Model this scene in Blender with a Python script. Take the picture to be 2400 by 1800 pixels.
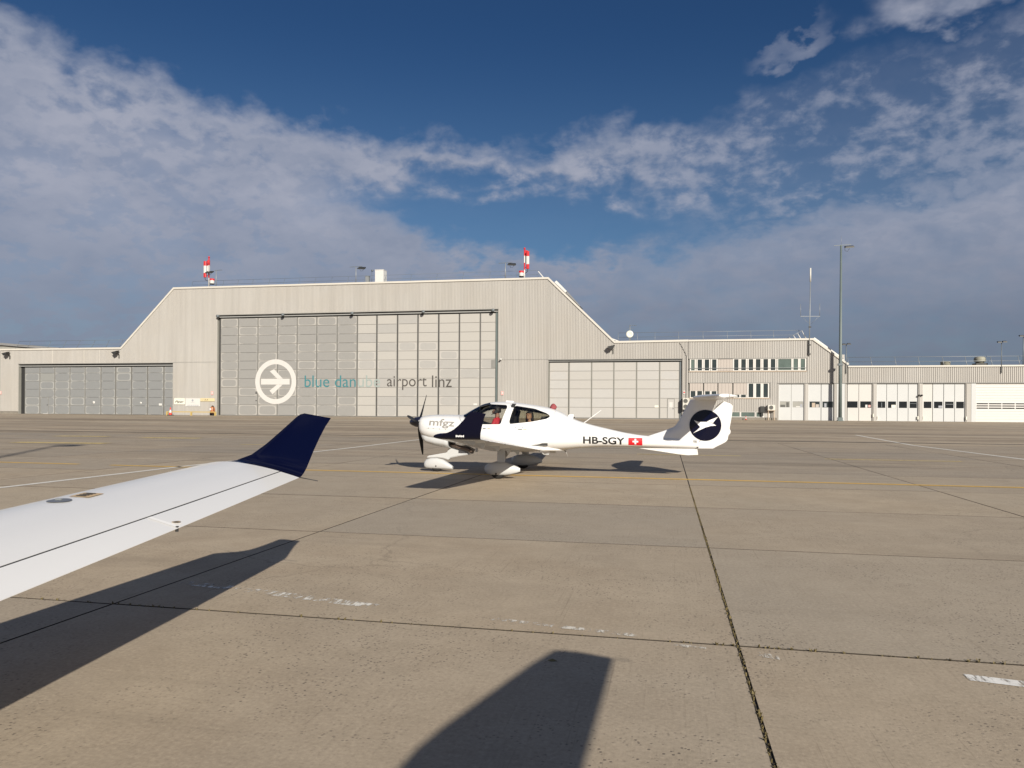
import bpy, bmesh, math, random
import numpy as np
from mathutils import Vector, Matrix

random.seed(7)
for o in list(bpy.data.objects):
    bpy.data.objects.remove(o)
S = bpy.context.scene
COL = S.collection
R = math.radians
CAM_A = 0.20395          # camera looks this far left of +Y (radians)

# ------------------------------------------------------------------ camera
cd = bpy.data.cameras.new('camera')
cam = bpy.data.objects.new('camera', cd)
COL.objects.link(cam)
cd.sensor_width = 36.0
cd.lens = 26.25
cd.shift_y = 58.8 / 2400
cd.clip_start = 0.05
cd.clip_end = 5000
cam.location = (0, 0, 1.55)
cam.rotation_euler = (Matrix.Rotation(CAM_A, 3, 'Z') @ Matrix.Rotation(R(90), 3, 'X') @ Matrix.Rotation(R(0.344), 3, 'Z')).to_euler()
S.camera = cam

# ------------------------------------------------------------------ sun, exposure
SUN_VEC = Vector((1.137, -1.863, 1.0)).normalized()      # towards the sun
SUN_EL = math.asin(SUN_VEC.z)
SUN_AZ = math.atan2(SUN_VEC.x, SUN_VEC.y)                # from +Y, clockwise
sl = bpy.data.lights.new('sun', 'SUN')
sun = bpy.data.objects.new('sun', sl)
COL.objects.link(sun)
sl.energy = 5.0
sl.angle = R(0.53)
sl.color = (1.0, 0.93, 0.82)
sun.rotation_euler = SUN_VEC.to_track_quat('Z', 'Y').to_euler()
sun.location = (20, -30, 30)
S.view_settings.view_transform = 'Standard'
S.view_settings.look = 'None'
S.view_settings.gamma = 1.0
S.view_settings.exposure = 0.32
S.view_settings.use_curve_mapping = False
S.render.engine = 'CYCLES'
S.cycles.max_bounces = 8
S.cycles.transparent_max_bounces = 12
S.cycles.use_denoising = True
S.cycles.sample_clamp_indirect = 6


# ------------------------------------------------------------------ node helper
class NT:
    def __init__(self, tree):
        self.t = tree
        self.n = tree.nodes
        self.l = tree.links

    def put(self, sock, v):
        if isinstance(v, bpy.types.NodeSocket):
            self.l.new(v, sock)
        elif v is not None:
            if isinstance(v, (tuple, list)) and len(v) == 3 and len(getattr(sock, 'default_value', (0,) * 3)) == 4:
                v = tuple(v) + (1.0,)
            sock.default_value = v

    def m(self, op, a, b=None, c=None, clamp=False):
        k = self.n.new('ShaderNodeMath')
        k.operation = op
        k.use_clamp = clamp
        for i, v in enumerate((a, b, c)):
            if v is not None:
                self.put(k.inputs[i], v)
        return k.outputs[0]

    def v(self, op, a, b=None, scale=None):
        k = self.n.new('ShaderNodeVectorMath')
        k.operation = op
        self.put(k.inputs[0], a)
        if b is not None:
            self.put(k.inputs[1], b)
        if scale is not None:
            self.put(k.inputs['Scale'], scale)
        return k.outputs['Value'] if op in ('DOT_PRODUCT', 'LENGTH') else k.outputs[0]

    def noise(self, vec, scale, detail=4.0, rough=0.55, dist=0.0, dims='3D'):
        k = self.n.new('ShaderNodeTexNoise')
        k.noise_dimensions = dims
        self.put(k.inputs['Vector'], vec)
        self.put(k.inputs['Scale'], scale)
        self.put(k.inputs['Detail'], detail)
        self.put(k.inputs['Roughness'], rough)
        self.put(k.inputs['Distortion'], dist)
        return k.outputs['Fac']

    def vor(self, vec, scale, feature='F1', rnd=1.0):
        k = self.n.new('ShaderNodeTexVoronoi')
        k.feature = feature
        self.put(k.inputs['Vector'], vec)
        self.put(k.inputs['Scale'], scale)
        self.put(k.inputs['Randomness'], rnd)
        return k.outputs['Distance']

    def mr(self, v, a, b, c=0.0, d=1.0, smooth=True):
        k = self.n.new('ShaderNodeMapRange')
        k.interpolation_type = 'SMOOTHSTEP' if smooth else 'LINEAR'
        for i, x in enumerate((v, a, b, c, d)):
            self.put(k.inputs[i], x)
        return k.outputs[0]

    def mix(self, f, a, b, blend='MIX'):
        k = self.n.new('ShaderNodeMix')
        k.data_type = 'RGBA'
        k.blend_type = blend
        self.put(k.inputs[0], f)
        self.put(k.inputs[6], a)
        self.put(k.inputs[7], b)
        return k.outputs[2]

    def xyz(self, v):
        k = self.n.new('ShaderNodeSeparateXYZ')
        self.put(k.inputs[0], v)
        return k.outputs[0], k.outputs[1], k.outputs[2]

    def comb(self, x, y, z):
        k = self.n.new('ShaderNodeCombineXYZ')
        for i, q in enumerate((x, y, z)):
            self.put(k.inputs[i], q)
        return k.outputs[0]

    def ramp(self, f, pts, interp='LINEAR'):
        k = self.n.new('ShaderNodeValToRGB')
        k.color_ramp.interpolation = interp
        e = k.color_ramp.elements
        while len(e) < len(pts):
            e.new(0.5)
        for q, (p, c) in zip(e, pts):
            q.position = p
            q.color = (c, c, c, 1) if not isinstance(c, (tuple, list)) else tuple(c) + (1,)
        self.put(k.inputs[0], f)
        return k.outputs[0]


# ------------------------------------------------------------------ sky
w = bpy.data.worlds.new('World')
S.world = w
w.use_nodes = True
t = NT(w.node_tree)
t.n.clear()
sky = t.n.new('ShaderNodeTexSky')
sky.sky_type = 'NISHITA'
sky.sun_disc = False
sky.sun_elevation = SUN_EL
sky.sun_rotation = SUN_AZ
sky.air_density = 1.0
sky.dust_density = 0.35
sky.ozone_density = 3.2
tc = t.n.new('ShaderNodeTexCoord')
D = tc.outputs['Generated']
ca, sa = math.cos(CAM_A), math.sin(CAM_A)
fx = t.v('DOT_PRODUCT', D, (-sa, ca, 0))
rx = t.v('DOT_PRODUCT', D, (ca, sa, 0))
dx, dy, dz = t.xyz(D)
AZ = t.m('MULTIPLY', t.m('ARCTAN2', rx, fx), 57.29578)
EL = t.m('MULTIPLY', t.m('ARCSINE', dz), 57.29578)
den = t.m('ADD', t.m('MAXIMUM', dz, 0.0), 0.42)
P = t.comb(t.m('DIVIDE', dx, den), t.m('DIVIDE', dy, den), 0.0)
n_big = t.noise(P, 2.6, 3, 0.5)
n_mid = t.noise(P, 6.5, 5, 0.52, 0.2)
n_puf = t.noise(t.v('ADD', P, (7.3, 2.1, 0)), 14.0, 5, 0.56, 0.15)
n_lit = t.noise(t.v('ADD', P, (7.3 + 0.012, 2.1 - 0.02, 0)), 14.0, 5, 0.56, 0.15)
n_fin = t.noise(t.v('ADD', P, (1.9, 5.2, 0)), 27.0, 5, 0.6, 0.2)
ELn = t.m('ADD', EL, t.m('MULTIPLY', t.m('SUBTRACT', n_mid, 0.5), 7.0))
ELn = t.m('ADD', ELn, t.m('MULTIPLY', t.m('SUBTRACT', n_puf, 0.5), 5.5))
AZf = t.m('ADD', t.m('DIVIDE', AZ, 90.0), 0.5, clamp=True)          # -45..45 deg -> 0..1


def az(a):
    return a / 90.0 + 0.5


top = t.m('MULTIPLY', t.ramp(AZf, [(0.0, 24.0 / 40), (az(-34), 23.2 / 40), (az(-26), 22.0 / 40), (az(-19), 20.6 / 40), (az(-9), 19.6 / 40),
                                   (az(2), 19.6 / 40), (az(12), 21.0 / 40), (az(24), 22.6 / 40), (az(34), 24.5 / 40), (1.0, 25.0 / 40)]), 40.0)
deck = t.m('MULTIPLY', t.ramp(AZf, [(0.0, 22.0 / 40), (az(-24), 19.5 / 40), (az(-13), 16.5 / 40), (az(-7), 12.5 / 40), (az(0), 10.6 / 40),
                                    (az(7), 11.2 / 40), (az(14), 12.4 / 40), (az(24), 14.2 / 40), (az(36), 15.5 / 40), (1.0, 16.0 / 40)]), 40.0)
c_top = t.mr(t.m('SUBTRACT', top, ELn), -0.7, 1.7)
c_deck = t.mr(t.m('SUBTRACT', deck, ELn), -1.0, 1.8)


def blob(a0, e0, ra, re, tilt=0.0):
    u = t.m('SUBTRACT', AZ, a0)
    v = t.m('SUBTRACT', t.m('SUBTRACT', ELn, e0), t.m('MULTIPLY', u, tilt))
    u = t.m('DIVIDE', u, ra)
    v = t.m('DIVIDE', v, re)
    q = t.m('ADD', t.m('MULTIPLY', u, u), t.m('MULTIPLY', v, v))
    return t.mr(q, 1.5, 0.25)


hole = blob(1.0, 14.3, 16.0, 2.9, -0.04)
right = t.mr(AZ, 4.0, 20.0)
extra = blob(29.5, 26.6, 5.5, 2.3, 0.12)
extra2 = blob(20.5, 24.6, 3.0, 0.9, 0.3)
# broken altocumulus between the solid deck and the upper edge
brk = t.mr(t.m('ADD', t.m('ADD', t.m('MULTIPLY', n_puf, 0.6), t.m('MULTIPLY', n_fin, 0.4)), t.m('MULTIPLY', t.m('SUBTRACT', n_big, 0.5), 0.5)), t.m('ADD', 0.30, t.m('MULTIPLY', right, 0.13)), t.m('ADD', 0.52, t.m('MULTIPLY', right, 0.10)))
solid = t.m('SUBTRACT', 1.0, t.m('MULTIPLY', right, 0.22))
a_up = t.m('MULTIPLY', t.m('MULTIPLY', c_top, t.m('ADD', t.m('SUBTRACT', 0.34, t.m('MULTIPLY', right, 0.18)), t.m('MULTIPLY', brk, 0.60))), solid)
a_up = t.m('MULTIPLY', a_up, t.m('SUBTRACT', 1.0, t.m('MULTIPLY', hole, 0.97)))
a_ex = t.m('MULTIPLY', t.m('MAXIMUM', extra, t.m('MULTIPLY', extra2, 0.6)), t.mr(n_mid, 0.33, 0.62, 0.0, 0.85))
a_dk = t.m('MULTIPLY', c_deck, t.m('ADD', t.m('ADD', 0.84, t.m('MULTIPLY', t.m('SUBTRACT', n_puf, 0.5), 0.55)), t.m('MULTIPLY', t.m('SUBTRACT', n_big, 0.5), 0.35)))
high = t.m('MULTIPLY', t.mr(EL, 30.0, 42.0), t.mr(n_mid, 0.42, 0.62, 0.0, 0.7))      # scattered cloud overhead, unseen, added to brighten and neutralise the ambient light
alpha = t.m('MAXIMUM', t.m('MAXIMUM', t.m('MAXIMUM', a_up, a_ex), a_dk), high)
alpha = t.m('MINIMUM', t.m('MAXIMUM', alpha, 0.0), 0.97)
# light and shade inside the cloud
lit = t.m('ADD', t.m('MULTIPLY', t.mr(t.m('SUBTRACT', n_puf, n_lit), -0.07, 0.09), 0.6), t.m('MULTIPLY', t.mr(n_fin, 0.3, 0.7), 0.4))
calm = t.mr(EL, 8.0, 19.0)
lit2 = t.m('ADD', t.m('MULTIPLY', t.m('ADD', 0.5, t.m('MULTIPLY', t.m('SUBTRACT', lit, 0.5), t.m('MULTIPLY', t.m('ADD', 0.10, t.m('MULTIPLY', calm, 0.75)), t.mr(AZ, -18.0, 8.0, 0.55, 1.0)))), 0.55), t.m('MULTIPLY', t.mr(n_mid, 0.15, 0.75), 0.45))
c_cl = t.mix(lit2, (2.75, 3.35, 4.75), (5.7, 5.85, 6.9))
haze = t.mr(EL, 16.0, 2.0)
c_cl = t.mix(t.m('MULTIPLY', haze, 0.85), c_cl, t.mix(t.mr(AZ, -35, 30), (2.65, 3.2, 4.35), (1.85, 2.25, 3.15)))
sky_c = t.mix(1.0, sky.outputs[0], t.mix(t.mr(EL, 13.0, 28.0), (0.50, 0.64, 0.75), (0.27, 0.45, 0.64)), 'MULTIPLY')
colr = t.mix(alpha, sky_c, c_cl)
bg = t.n.new('ShaderNodeBackground')
t.put(bg.inputs[0], colr)
bg.inputs[1].default_value = 0.06
wo = t.n.new('ShaderNodeOutputWorld')
t.l.new(bg.outputs[0], wo.inputs[0])


# ------------------------------------------------------------------ materials
MATS = {}


def base_mat(name):
    m = bpy.data.materials.new(name)
    m.use_nodes = True
    k = NT(m.node_tree)
    b = k.n['Principled BSDF']
    MATS[name] = m
    return m, k, b


def mat(name, col, rough=0.5, var=0.08, scale=3.0, metal=0.0, bump=0.0, bscale=40.0, coat=0.0, spec=None):
    """plain paint/metal with a little uneven colour and grain"""
    m, k, b = base_mat(name)
    pos = k.n.new('ShaderNodeNewGeometry').outputs['Position']
    n = k.noise(pos, scale, 5, 0.6)
    lo = tuple(c * (1 - var) for c in col)
    hi = tuple(min(1, c * (1 + var)) for c in col)
    k.put(b.inputs['Base Color'], k.mix(n, lo, hi))
    b.inputs['Roughness'].default_value = rough
    b.inputs['Metallic'].default_value = metal
    if coat:
        b.inputs['Coat Weight'].default_value = coat
        b.inputs['Coat Roughness'].default_value = 0.06
    if spec is not None:
        b.inputs['Specular IOR Level'].default_value = spec
    if bump:
        bp = k.n.new('ShaderNodeBump')
        bp.inputs['Strength'].default_value = bump
        bp.inputs['Distance'].default_value = 0.01
        k.put(bp.inputs['Height'], k.noise(pos, bscale, 4, 0.6))
        k.l.new(bp.outputs[0], b.inputs['Normal'])
    return m


def concrete(name, mode):
    """mode 0 near slabs, 1 rough old slabs, 2 far streaked apron"""
    m, k, b = base_mat(name)
    pos = k.n.new('ShaderNodeNewGeometry').outputs['Position']
    rnd = k.n.new('ShaderNodeObjectInfo').outputs['Random']
    off = k.comb(k.m('MULTIPLY', rnd, 37.0), k.m('MULTIPLY', rnd, 11.0), 0.0)
    lp = k.v('ADD', pos, off)
    if mode == 2:
        lp = pos
    big = k.noise(pos, 0.22, 4, 0.55)
    mid = k.noise(lp, 1.3, 5, 0.6)
    fine = k.noise(lp, 38.0, 4, 0.7)
    x, y, z = k.xyz(lp)
    broom = k.noise(k.comb(k.m('MULTIPLY', x, 55.0), k.m('MULTIPLY', y, 0.7), 0.0), 1.0, 3, 0.6)
    strk = k.noise(k.comb(k.m('MULTIPLY', x, 0.09), k.m('MULTIPLY', y, 0.9), 0.0), 1.0, 6, 0.7, 0.5)
    strk2 = k.noise(k.comb(k.m('MULTIPLY', x, 0.022), k.m('MULTIPLY', y, 0.30), 3.0), 1.0, 6, 0.65, 0.8)
    A = (0.355, 0.280, 0.197)
    B = (0.440, 0.357, 0.258)
    c = k.mix(k.mr(mid, 0.25, 0.75), A, B)
    c = k.mix(k.mr(big, 0.3, 0.72, 0.0, 0.55), c, (0.318, 0.275, 0.218))
    if mode < 2:
        c = k.mix(k.mr(k.m('FRACT', k.m('MULTIPLY', rnd, 5.77)), 0.55, 1.0, 0.0, 0.22), c, (0.46, 0.39, 0.29))
        wv = k.v('ADD', pos, k.v('SCALE', k.comb(k.noise(pos, 1.1, 4, 0.6), k.noise(k.v('ADD', pos, (9, 3, 0)), 1.1, 4, 0.6), 0.0), None, 0.9))
        crack = k.m('MULTIPLY', k.mr(k.vor(wv, 0.21, 'DISTANCE_TO_EDGE'), 0.0035, 0.0008), k.mr(k.noise(pos, 0.33, 2, 0.5), 0.46, 0.58))
        c = k.mix(k.m('MULTIPLY', crack, 0.32), c, (0.12, 0.10, 0.075))
        oil = k.m('MULTIPLY', k.mr(k.vor(k.v('ADD', wv, (3.3, 1.7, 0)), 0.45), 0.13, 0.02), k.mr(k.noise(pos, 0.4, 2, 0.5), 0.5, 0.6))
        c = k.mix(k.m('MULTIPLY', oil, 0.4), c, (0.13, 0.11, 0.085))
        c = k.mix(k.m('MULTIPLY', k.m('SUBTRACT', rnd, 0.4), 0.75, clamp=True), c, (0.275, 0.248, 0.212))
    if mode == 0:
        g = k.mr(k.noise(lp, 0.8, 3, 0.5), 0.35, 0.65)
        c = k.mix(k.m('MULTIPLY', k.mr(broom, 0.58, 0.72), k.m('MULTIPLY', g, 0.45)), c, (0.15, 0.12, 0.085))
        c = k.mix(k.mr(fine, 0.45, 0.75, 0.0, 0.55), c, (0.49, 0.41, 0.30))
        c = k.mix(k.mr(fine, 0.48, 0.28, 0.0, 0.42), c, (0.20, 0.165, 0.12))
        c = k.mix(k.mr(k.noise(lp, 4.5, 5, 0.7), 0.40, 0.72, 0.0, 0.25), c, (0.26, 0.215, 0.155))
        vd = k.vor(lp, 32.0)
        pitmask = k.m('MULTIPLY', k.mr(vd, 0.30, 0.16), k.mr(k.noise(lp, 7.0, 3, 0.6), 0.40, 0.55))
        pitmask = k.m('MULTIPLY', pitmask, k.mr(k.noise(pos, 0.55, 3, 0.5), 0.38, 0.58))
        c = k.mix(k.m('MULTIPLY', pitmask, 0.8), c, (0.10, 0.085, 0.07))
        c = k.mix(k.mr(strk, 0.54, 0.80, 0.0, 0.40), c, (0.17, 0.14, 0.105))
        hgt = k.m('ADD', k.m('MULTIPLY', fine, 0.5), k.m('ADD', k.m('MULTIPLY', broom, 0.35), k.m('MULTIPLY', pitmask, -0.8)))
    elif mode == 1:
        ag = k.noise(lp, 16.0, 5, 0.75)
        c = k.mix(k.mr(ag, 0.38, 0.62, 0.0, 0.55), c, (0.20, 0.178, 0.150))
        c = k.mix(k.mr(strk, 0.50, 0.70, 0.0, 0.55), c, (0.15, 0.125, 0.095))
        c = k.mix(k.mr(strk, 0.45, 0.33, 0.0, 0.4), c, (0.45, 0.38, 0.29))
        hgt = ag
    else:
        ag = k.noise(pos, 6.0, 4, 0.7)
        c = k.mix(k.mr(ag, 0.4, 0.65, 0.0, 0.25), c, (0.22, 0.195, 0.165))
        c = k.mix(k.mr(strk, 0.46, 0.64, 0.0, 0.62), c, (0.16, 0.130, 0.097))
        c = k.mix(k.mr(strk2, 0.49, 0.61, 0.0, 0.62), c, (0.17, 0.138, 0.102))
        c = k.mix(k.mr(strk2, 0.46, 0.36, 0.0, 0.5), c, (0.47, 0.40, 0.31))
        hgt = ag
    k.put(b.inputs['Base Color'], c)
    b.inputs['Roughness'].default_value = 0.85
    b.inputs['Specular IOR Level'].default_value = 0.25
    bp = k.n.new('ShaderNodeBump')
    bp.inputs['Strength'].default_value = 0.35
    bp.inputs['Distance'].default_value = 0.006
    k.put(bp.inputs['Height'], hgt)
    k.l.new(bp.outputs[0], b.inputs['Normal'])
    return m


def marking(name, col, wear):
    """worn road paint: flakes away to show the concrete under it"""
    m, k, b = base_mat(name)
    pos = k.n.new('ShaderNodeNewGeometry').outputs['Position']
    n = k.noise(pos, 5.0, 6, 0.7)
    n2 = k.noise(k.v('MULTIPLY', pos, (30.0, 6.0, 1.0)), 1.0, 4, 0.7)
    f = k.mr(k.m('ADD', k.m('MULTIPLY', n, 0.55), k.m('MULTIPLY', n2, 0.45)), wear - 0.05, wear + 0.06)
    k.put(b.inputs['Base Color'], k.mix(k.mr(n, 0.3, 0.7), tuple(c * 0.8 for c in col), col))
    b.inputs['Roughness'].default_value = 0.7
    k.put(b.inputs['Alpha'], f)
    return m


def cladding(name, col):
    m, k, b = base_mat(name)
    pos = k.n.new('ShaderNodeNewGeometry').outputs['Position']
    x, y, z = k.xyz(pos)
    run = k.noise(k.comb(k.m('MULTIPLY', x, 2.2), 0.0, k.m('MULTIPLY', z, 0.10)), 1.0, 5, 0.6)
    sheet = k.noise(k.comb(k.m('MULTIPLY', k.m('FLOOR', k.m('DIVIDE', x, 1.2)), 3.7), 0.0, 0.0), 1.0, 0, 0.5)
    cloud = k.noise(pos, 0.25, 4, 0.55)
    c = k.mix(k.mr(run, 0.3, 0.75), tuple(q * 1.05 for q in col), tuple(q * 0.92 for q in col))
    c = k.mix(k.mr(sheet, 0.3, 0.7, 0.0, 0.22), c, (col[0] * 0.80, col[1] * 0.78, col[2] * 0.76))
    c = k.mix(k.mr(cloud, 0.35, 0.7, 0.0, 0.25), c, (col[0] * 0.92, col[1] * 0.87, col[2] * 0.80))
    k.put(b.inputs['Base Color'], c)
    b.inputs['Roughness'].default_value = 0.55
    return m


def panel_mat(name, body, edge, patch, amount):
    """sun-bleached sheet: pale border, darker weathered field of uneven outline that differs per panel"""
    m, k, b = base_mat(name)
    tcn = k.n.new('ShaderNodeTexCoord')
    oi = k.n.new('ShaderNodeObjectInfo')
    rnd = oi.outputs['Random']
    gx, gy, gz = k.xyz(tcn.outputs['Generated'])
    pos = k.n.new('ShaderNodeNewGeometry').outputs['Position']
    nn = k.noise(pos, 3.2, 5, 0.6)
    n3 = k.noise(pos, 0.35, 2, 0.5)
    wob = k.m('MULTIPLY', k.m('SUBTRACT', nn, 0.5), k.m('MULTIPLY', k.m('MULTIPLY', rnd, rnd), 0.75))
    ux = k.m('ABSOLUTE', k.m('MULTIPLY', k.m('SUBTRACT', gx, 0.5), 2.0))
    uz = k.m('ABSOLUTE', k.m('MULTIPLY', k.m('SUBTRACT', gz, 0.5), 2.0))
    q = k.m('POWER', k.m('ADD', k.m('POWER', ux, 5.0), k.m('POWER', uz, 4.0)), 0.25)
    q = k.m('ADD', q, wob)
    sz = k.mr(k.m('ADD', k.m('MULTIPLY', rnd, 0.6), k.m('MULTIPLY', n3, 0.6)), 0.1, 0.9, 0.74, 1.10)
    f_in = k.mr(q, k.m('ADD', sz, 0.03), k.m('SUBTRACT', sz, 0.03))
    on = k.mr(k.m('FRACT', k.m('MULTIPLY', rnd, 7.31)), 1.0 - amount, 1.02 - amount)
    f = k.m('MULTIPLY', f_in, on)
    ring = k.m('MULTIPLY', k.m('MULTIPLY', k.mr(q, k.m('SUBTRACT', sz, 0.06), k.m('ADD', sz, 0.03)), k.mr(q, k.m('ADD', sz, 0.3), k.m('ADD', sz, 0.06))), on)
    cc = k.mix(k.m('MULTIPLY', nn, 0.5), body, tuple(c * 0.9 for c in body))
    cc = k.mix(k.m('MULTIPLY', ring, 0.7), cc, edge)
    cc = k.mix(f, cc, k.mix(nn, patch, tuple(c * 1.12 for c in patch)))
    k.put(b.inputs['Base Color'], cc)
    b.inputs['Roughness'].default_value = 0.42
    return m


def glass_mat(name, tint, fac=0.12):
    m = bpy.data.materials.new(name)
    m.use_nodes = True
    k = NT(m.node_tree)
    k.n.clear()
    o = k.n.new('ShaderNodeOutputMaterial')
    tr = k.n.new('ShaderNodeBsdfTransparent')
    tr.inputs[0].default_value = tint + (1,)
    gl = k.n.new('ShaderNodeBsdfGlossy')
    gl.inputs['Roughness'].default_value = 0.03
    gl.inputs['Color'].default_value = (0.9, 0.92, 0.95, 1)
    fr = k.n.new('ShaderNodeFresnel')
    fr.inputs[0].default_value = 1.45
    mx = k.n.new('ShaderNodeMixShader')
    pos = k.n.new('ShaderNodeNewGeometry').outputs['Position']
    dirt = k.m('MULTIPLY', k.noise(pos, 9.0, 3, 0.6), 0.04)
    k.put(mx.inputs[0], k.m('ADD', fr.outputs[0], dirt, clamp=True))
    k.l.new(tr.outputs[0], mx.inputs[1])
    k.l.new(gl.outputs[0], mx.inputs[2])
    k.l.new(mx.outputs[0], o.inputs[0])
    MATS[name] = m
    return m


concrete('concrete_near', 0)
concrete('concrete_rough', 1)
concrete('concrete_far', 2)
mat('joint_fill', (0.040, 0.032, 0.022), 0.95, 0.4, 6.0, bump=0.5)
marking('yellow_paint', (0.68, 0.43, 0.10), 0.34)
marking('yellow_pale', (0.62, 0.47, 0.18), 0.42)
marking('white_paint', (0.74, 0.71, 0.64), 0.34)
marking('white_scuff', (0.72, 0.69, 0.62), 0.515)
marking('white_faint', (0.66, 0.62, 0.54), 0.53)
marking('white_scuff_thick', (0.82, 0.80, 0.75), 0.455)
mat('channel', (0.055, 0.05, 0.045), 0.9, 0.4, 2.0)
cladding('cladding_beige', (0.405, 0.388, 0.360))
mat('trim_light', (0.56, 0.53, 0.47), 0.5, 0.08, 0.8)
mat('jamb', (0.29, 0.285, 0.255), 0.5, 0.15, 1.0)
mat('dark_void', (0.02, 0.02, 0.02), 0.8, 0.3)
mat('steel_grey', (0.28, 0.28, 0.27), 0.5, 0.15, 2.0)
mat('stile_grey', (0.22, 0.215, 0.20), 0.5, 0.2, 1.5)
mat('dado_concrete', (0.20, 0.18, 0.15), 0.9, 0.35, 2.0, bump=0.4)
panel_mat('panel_worn', (0.335, 0.320, 0.292), (0.42, 0.405, 0.375), (0.262, 0.256, 0.242), 1.0)
panel_mat('panel_grey', (0.275, 0.275, 0.255), (0.37, 0.37, 0.355), (0.210, 0.214, 0.212), 1.0)
panel_mat('panel_pale', (0.425, 0.408, 0.375), (0.45, 0.43, 0.40), (0.345, 0.335, 0.315), 0.40)
panel_mat('panel_clean', (0.430, 0.414, 0.385), (0.45, 0.43, 0.40), (0.405, 0.395, 0.375), 0.55)
mat('leaf_white', (0.53, 0.515, 0.485), 0.5, 0.06, 0.7)
mat('leaf_grey', (0.50, 0.505, 0.495), 0.5, 0.06, 0.7)
mat('window_white', (0.62, 0.60, 0.56), 0.45, 0.05)
mat('pane_dark', (0.035, 0.045, 0.045), 0.08, 0.5, 0.6)
mat('pane_green', (0.10, 0.13, 0.115), 0.1, 0.5, 0.8)
mat('pane_black', (0.012, 0.014, 0.016), 0.12, 0.5, 0.8)
mat('blind_slat', (0.42, 0.375, 0.335), 0.5, 0.06, 1.0)
mat('rust_sill', (0.42, 0.34, 0.26), 0.7, 0.4, 3.0)
mat('red_paint', (0.52, 0.025, 0.03), 0.45, 0.12)
mat('white_enamel', (0.60, 0.59, 0.56), 0.4, 0.06)
mat('galvanised', (0.27, 0.285, 0.29), 0.45, 0.15, 2.0, metal=0.3)
mat('galv_dark', (0.14, 0.16, 0.17), 0.5, 0.2, 2.0, metal=0.2)
mat('mast_green', (0.12, 0.15, 0.145), 0.5, 0.15, 1.5)
mat('lamp_black', (0.03, 0.03, 0.028), 0.5, 0.3)
mat('lamp_glass', (0.25, 0.24, 0.18), 0.15, 0.1)
mat('vent_olive', (0.30, 0.29, 0.23), 0.6, 0.15)
mat('roof_grey', (0.20, 0.20, 0.20), 0.8, 0.2)
mat('ac_cream', (0.58, 0.56, 0.50), 0.5, 0.06)
mat('grille_dark', (0.09, 0.09, 0.08), 0.6, 0.3)
mat('safety_yellow', (0.46, 0.34, 0.12), 0.5, 0.15, 4.0)
mat('orange_paint', (0.40, 0.15, 0.06), 0.45, 0.15)
mat('cone_red', (0.62, 0.05, 0.03), 0.6, 0.1)
mat('rubber', (0.018, 0.017, 0.016), 0.85, 0.3, 8.0)
mat('logo_white', (0.58, 0.56, 0.53), 0.5, 0.05)
mat('logo_teal', (0.050, 0.185, 0.205), 0.5, 0.15, 2.0)
mat('logo_teal_faded', (0.29, 0.34, 0.32), 0.5, 0.15, 2.0)
mat('logo_grey', (0.075, 0.068, 0.06), 0.5, 0.25, 2.0)
mat('sign_cream', (0.70, 0.68, 0.58), 0.5, 0.04)
mat('sign_yellow', (0.62, 0.52, 0.30), 0.5, 0.06)
mat('ink_black', (0.03, 0.03, 0.025), 0.5, 0.1)
mat('ink_grey', (0.32, 0.33, 0.36), 0.5, 0.1)
mat('ink_pale', (0.50, 0.45, 0.33), 0.5, 0.1)
mat('sign_pink', (0.66, 0.36, 0.33), 0.5, 0.1)
# aircraft
mat('gel_white', (0.735, 0.728, 0.712), 0.32, 0.015, 1.0, coat=0.35)
mat('gel_grey', (0.52, 0.525, 0.52), 0.35, 0.03, 2.0, coat=0.3)
mat('navy', (0.0015, 0.0022, 0.014), 0.12, 0.10, 2.0, spec=0.35)
mat('prop_black', (0.008, 0.008, 0.008), 0.45, 0.3)
mat('spinner_dark', (0.006, 0.007, 0.022), 0.3, 0.1, coat=0.4)
mat('seam', (0.32, 0.31, 0.29), 0.6, 0.1)
mat('seam_dark', (0.045, 0.045, 0.045), 0.7, 0.1)
mat('cabin_dark', (0.045, 0.044, 0.04), 0.8, 0.2)
mat('seat_beige', (0.10, 0.092, 0.08), 0.8, 0.1)
mat('seat_black', (0.015, 0.015, 0.016), 0.7, 0.2)
mat('reg_black', (0.012, 0.012, 0.014), 0.5, 0.1)
mat('mfgz_silver', (0.29, 0.275, 0.25), 0.4, 0.06)
mat('swiss_red', (0.60, 0.012, 0.02), 0.4, 0.05)
mat('decal_white', (0.80, 0.79, 0.77), 0.35, 0.02)
mat('decal_orange', (0.52, 0.38, 0.22), 0.5, 0.15)
mat('cap_grey', (0.13, 0.14, 0.16), 0.45, 0.2)
mat('shaded_under_grey', (0.42, 0.40, 0.37), 0.55, 0.1)
mat('exhaust', (0.16, 0.12, 0.10), 0.5, 0.3, metal=0.6)
glass_mat('canopy_glass', (0.84, 0.84, 0.80))
glass_mat('canopy_glass_dark', (0.68, 0.67, 0.58))
mat('skin', (0.52, 0.31, 0.23), 0.55, 0.08, 20)
mat('skin_dark', (0.30, 0.165, 0.115), 0.55, 0.08, 20)
mat('shirt_red', (0.50, 0.028, 0.045), 0.8, 0.12, 12)
mat('shirt_tan', (0.32, 0.24, 0.14), 0.8, 0.12, 12)
mat('trousers', (0.03, 0.033, 0.045), 0.85, 0.2, 12)
mat('hair_dark', (0.014, 0.010, 0.008), 0.6, 0.3, 30)
mat('red_cloth', (0.26, 0.055, 0.06), 0.85, 0.35, 25)
mat('weed', (0.16, 0.125, 0.05), 0.8, 0.5, 14)
mat('moss', (0.055, 0.042, 0.020), 0.9, 0.5, 9)


# ------------------------------------------------------------------ mesh helpers
def wl(o):
    v = Vector((0, 0, 0))
    while o is not None:
        v += o.location
        o = o.parent
    return v


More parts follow.
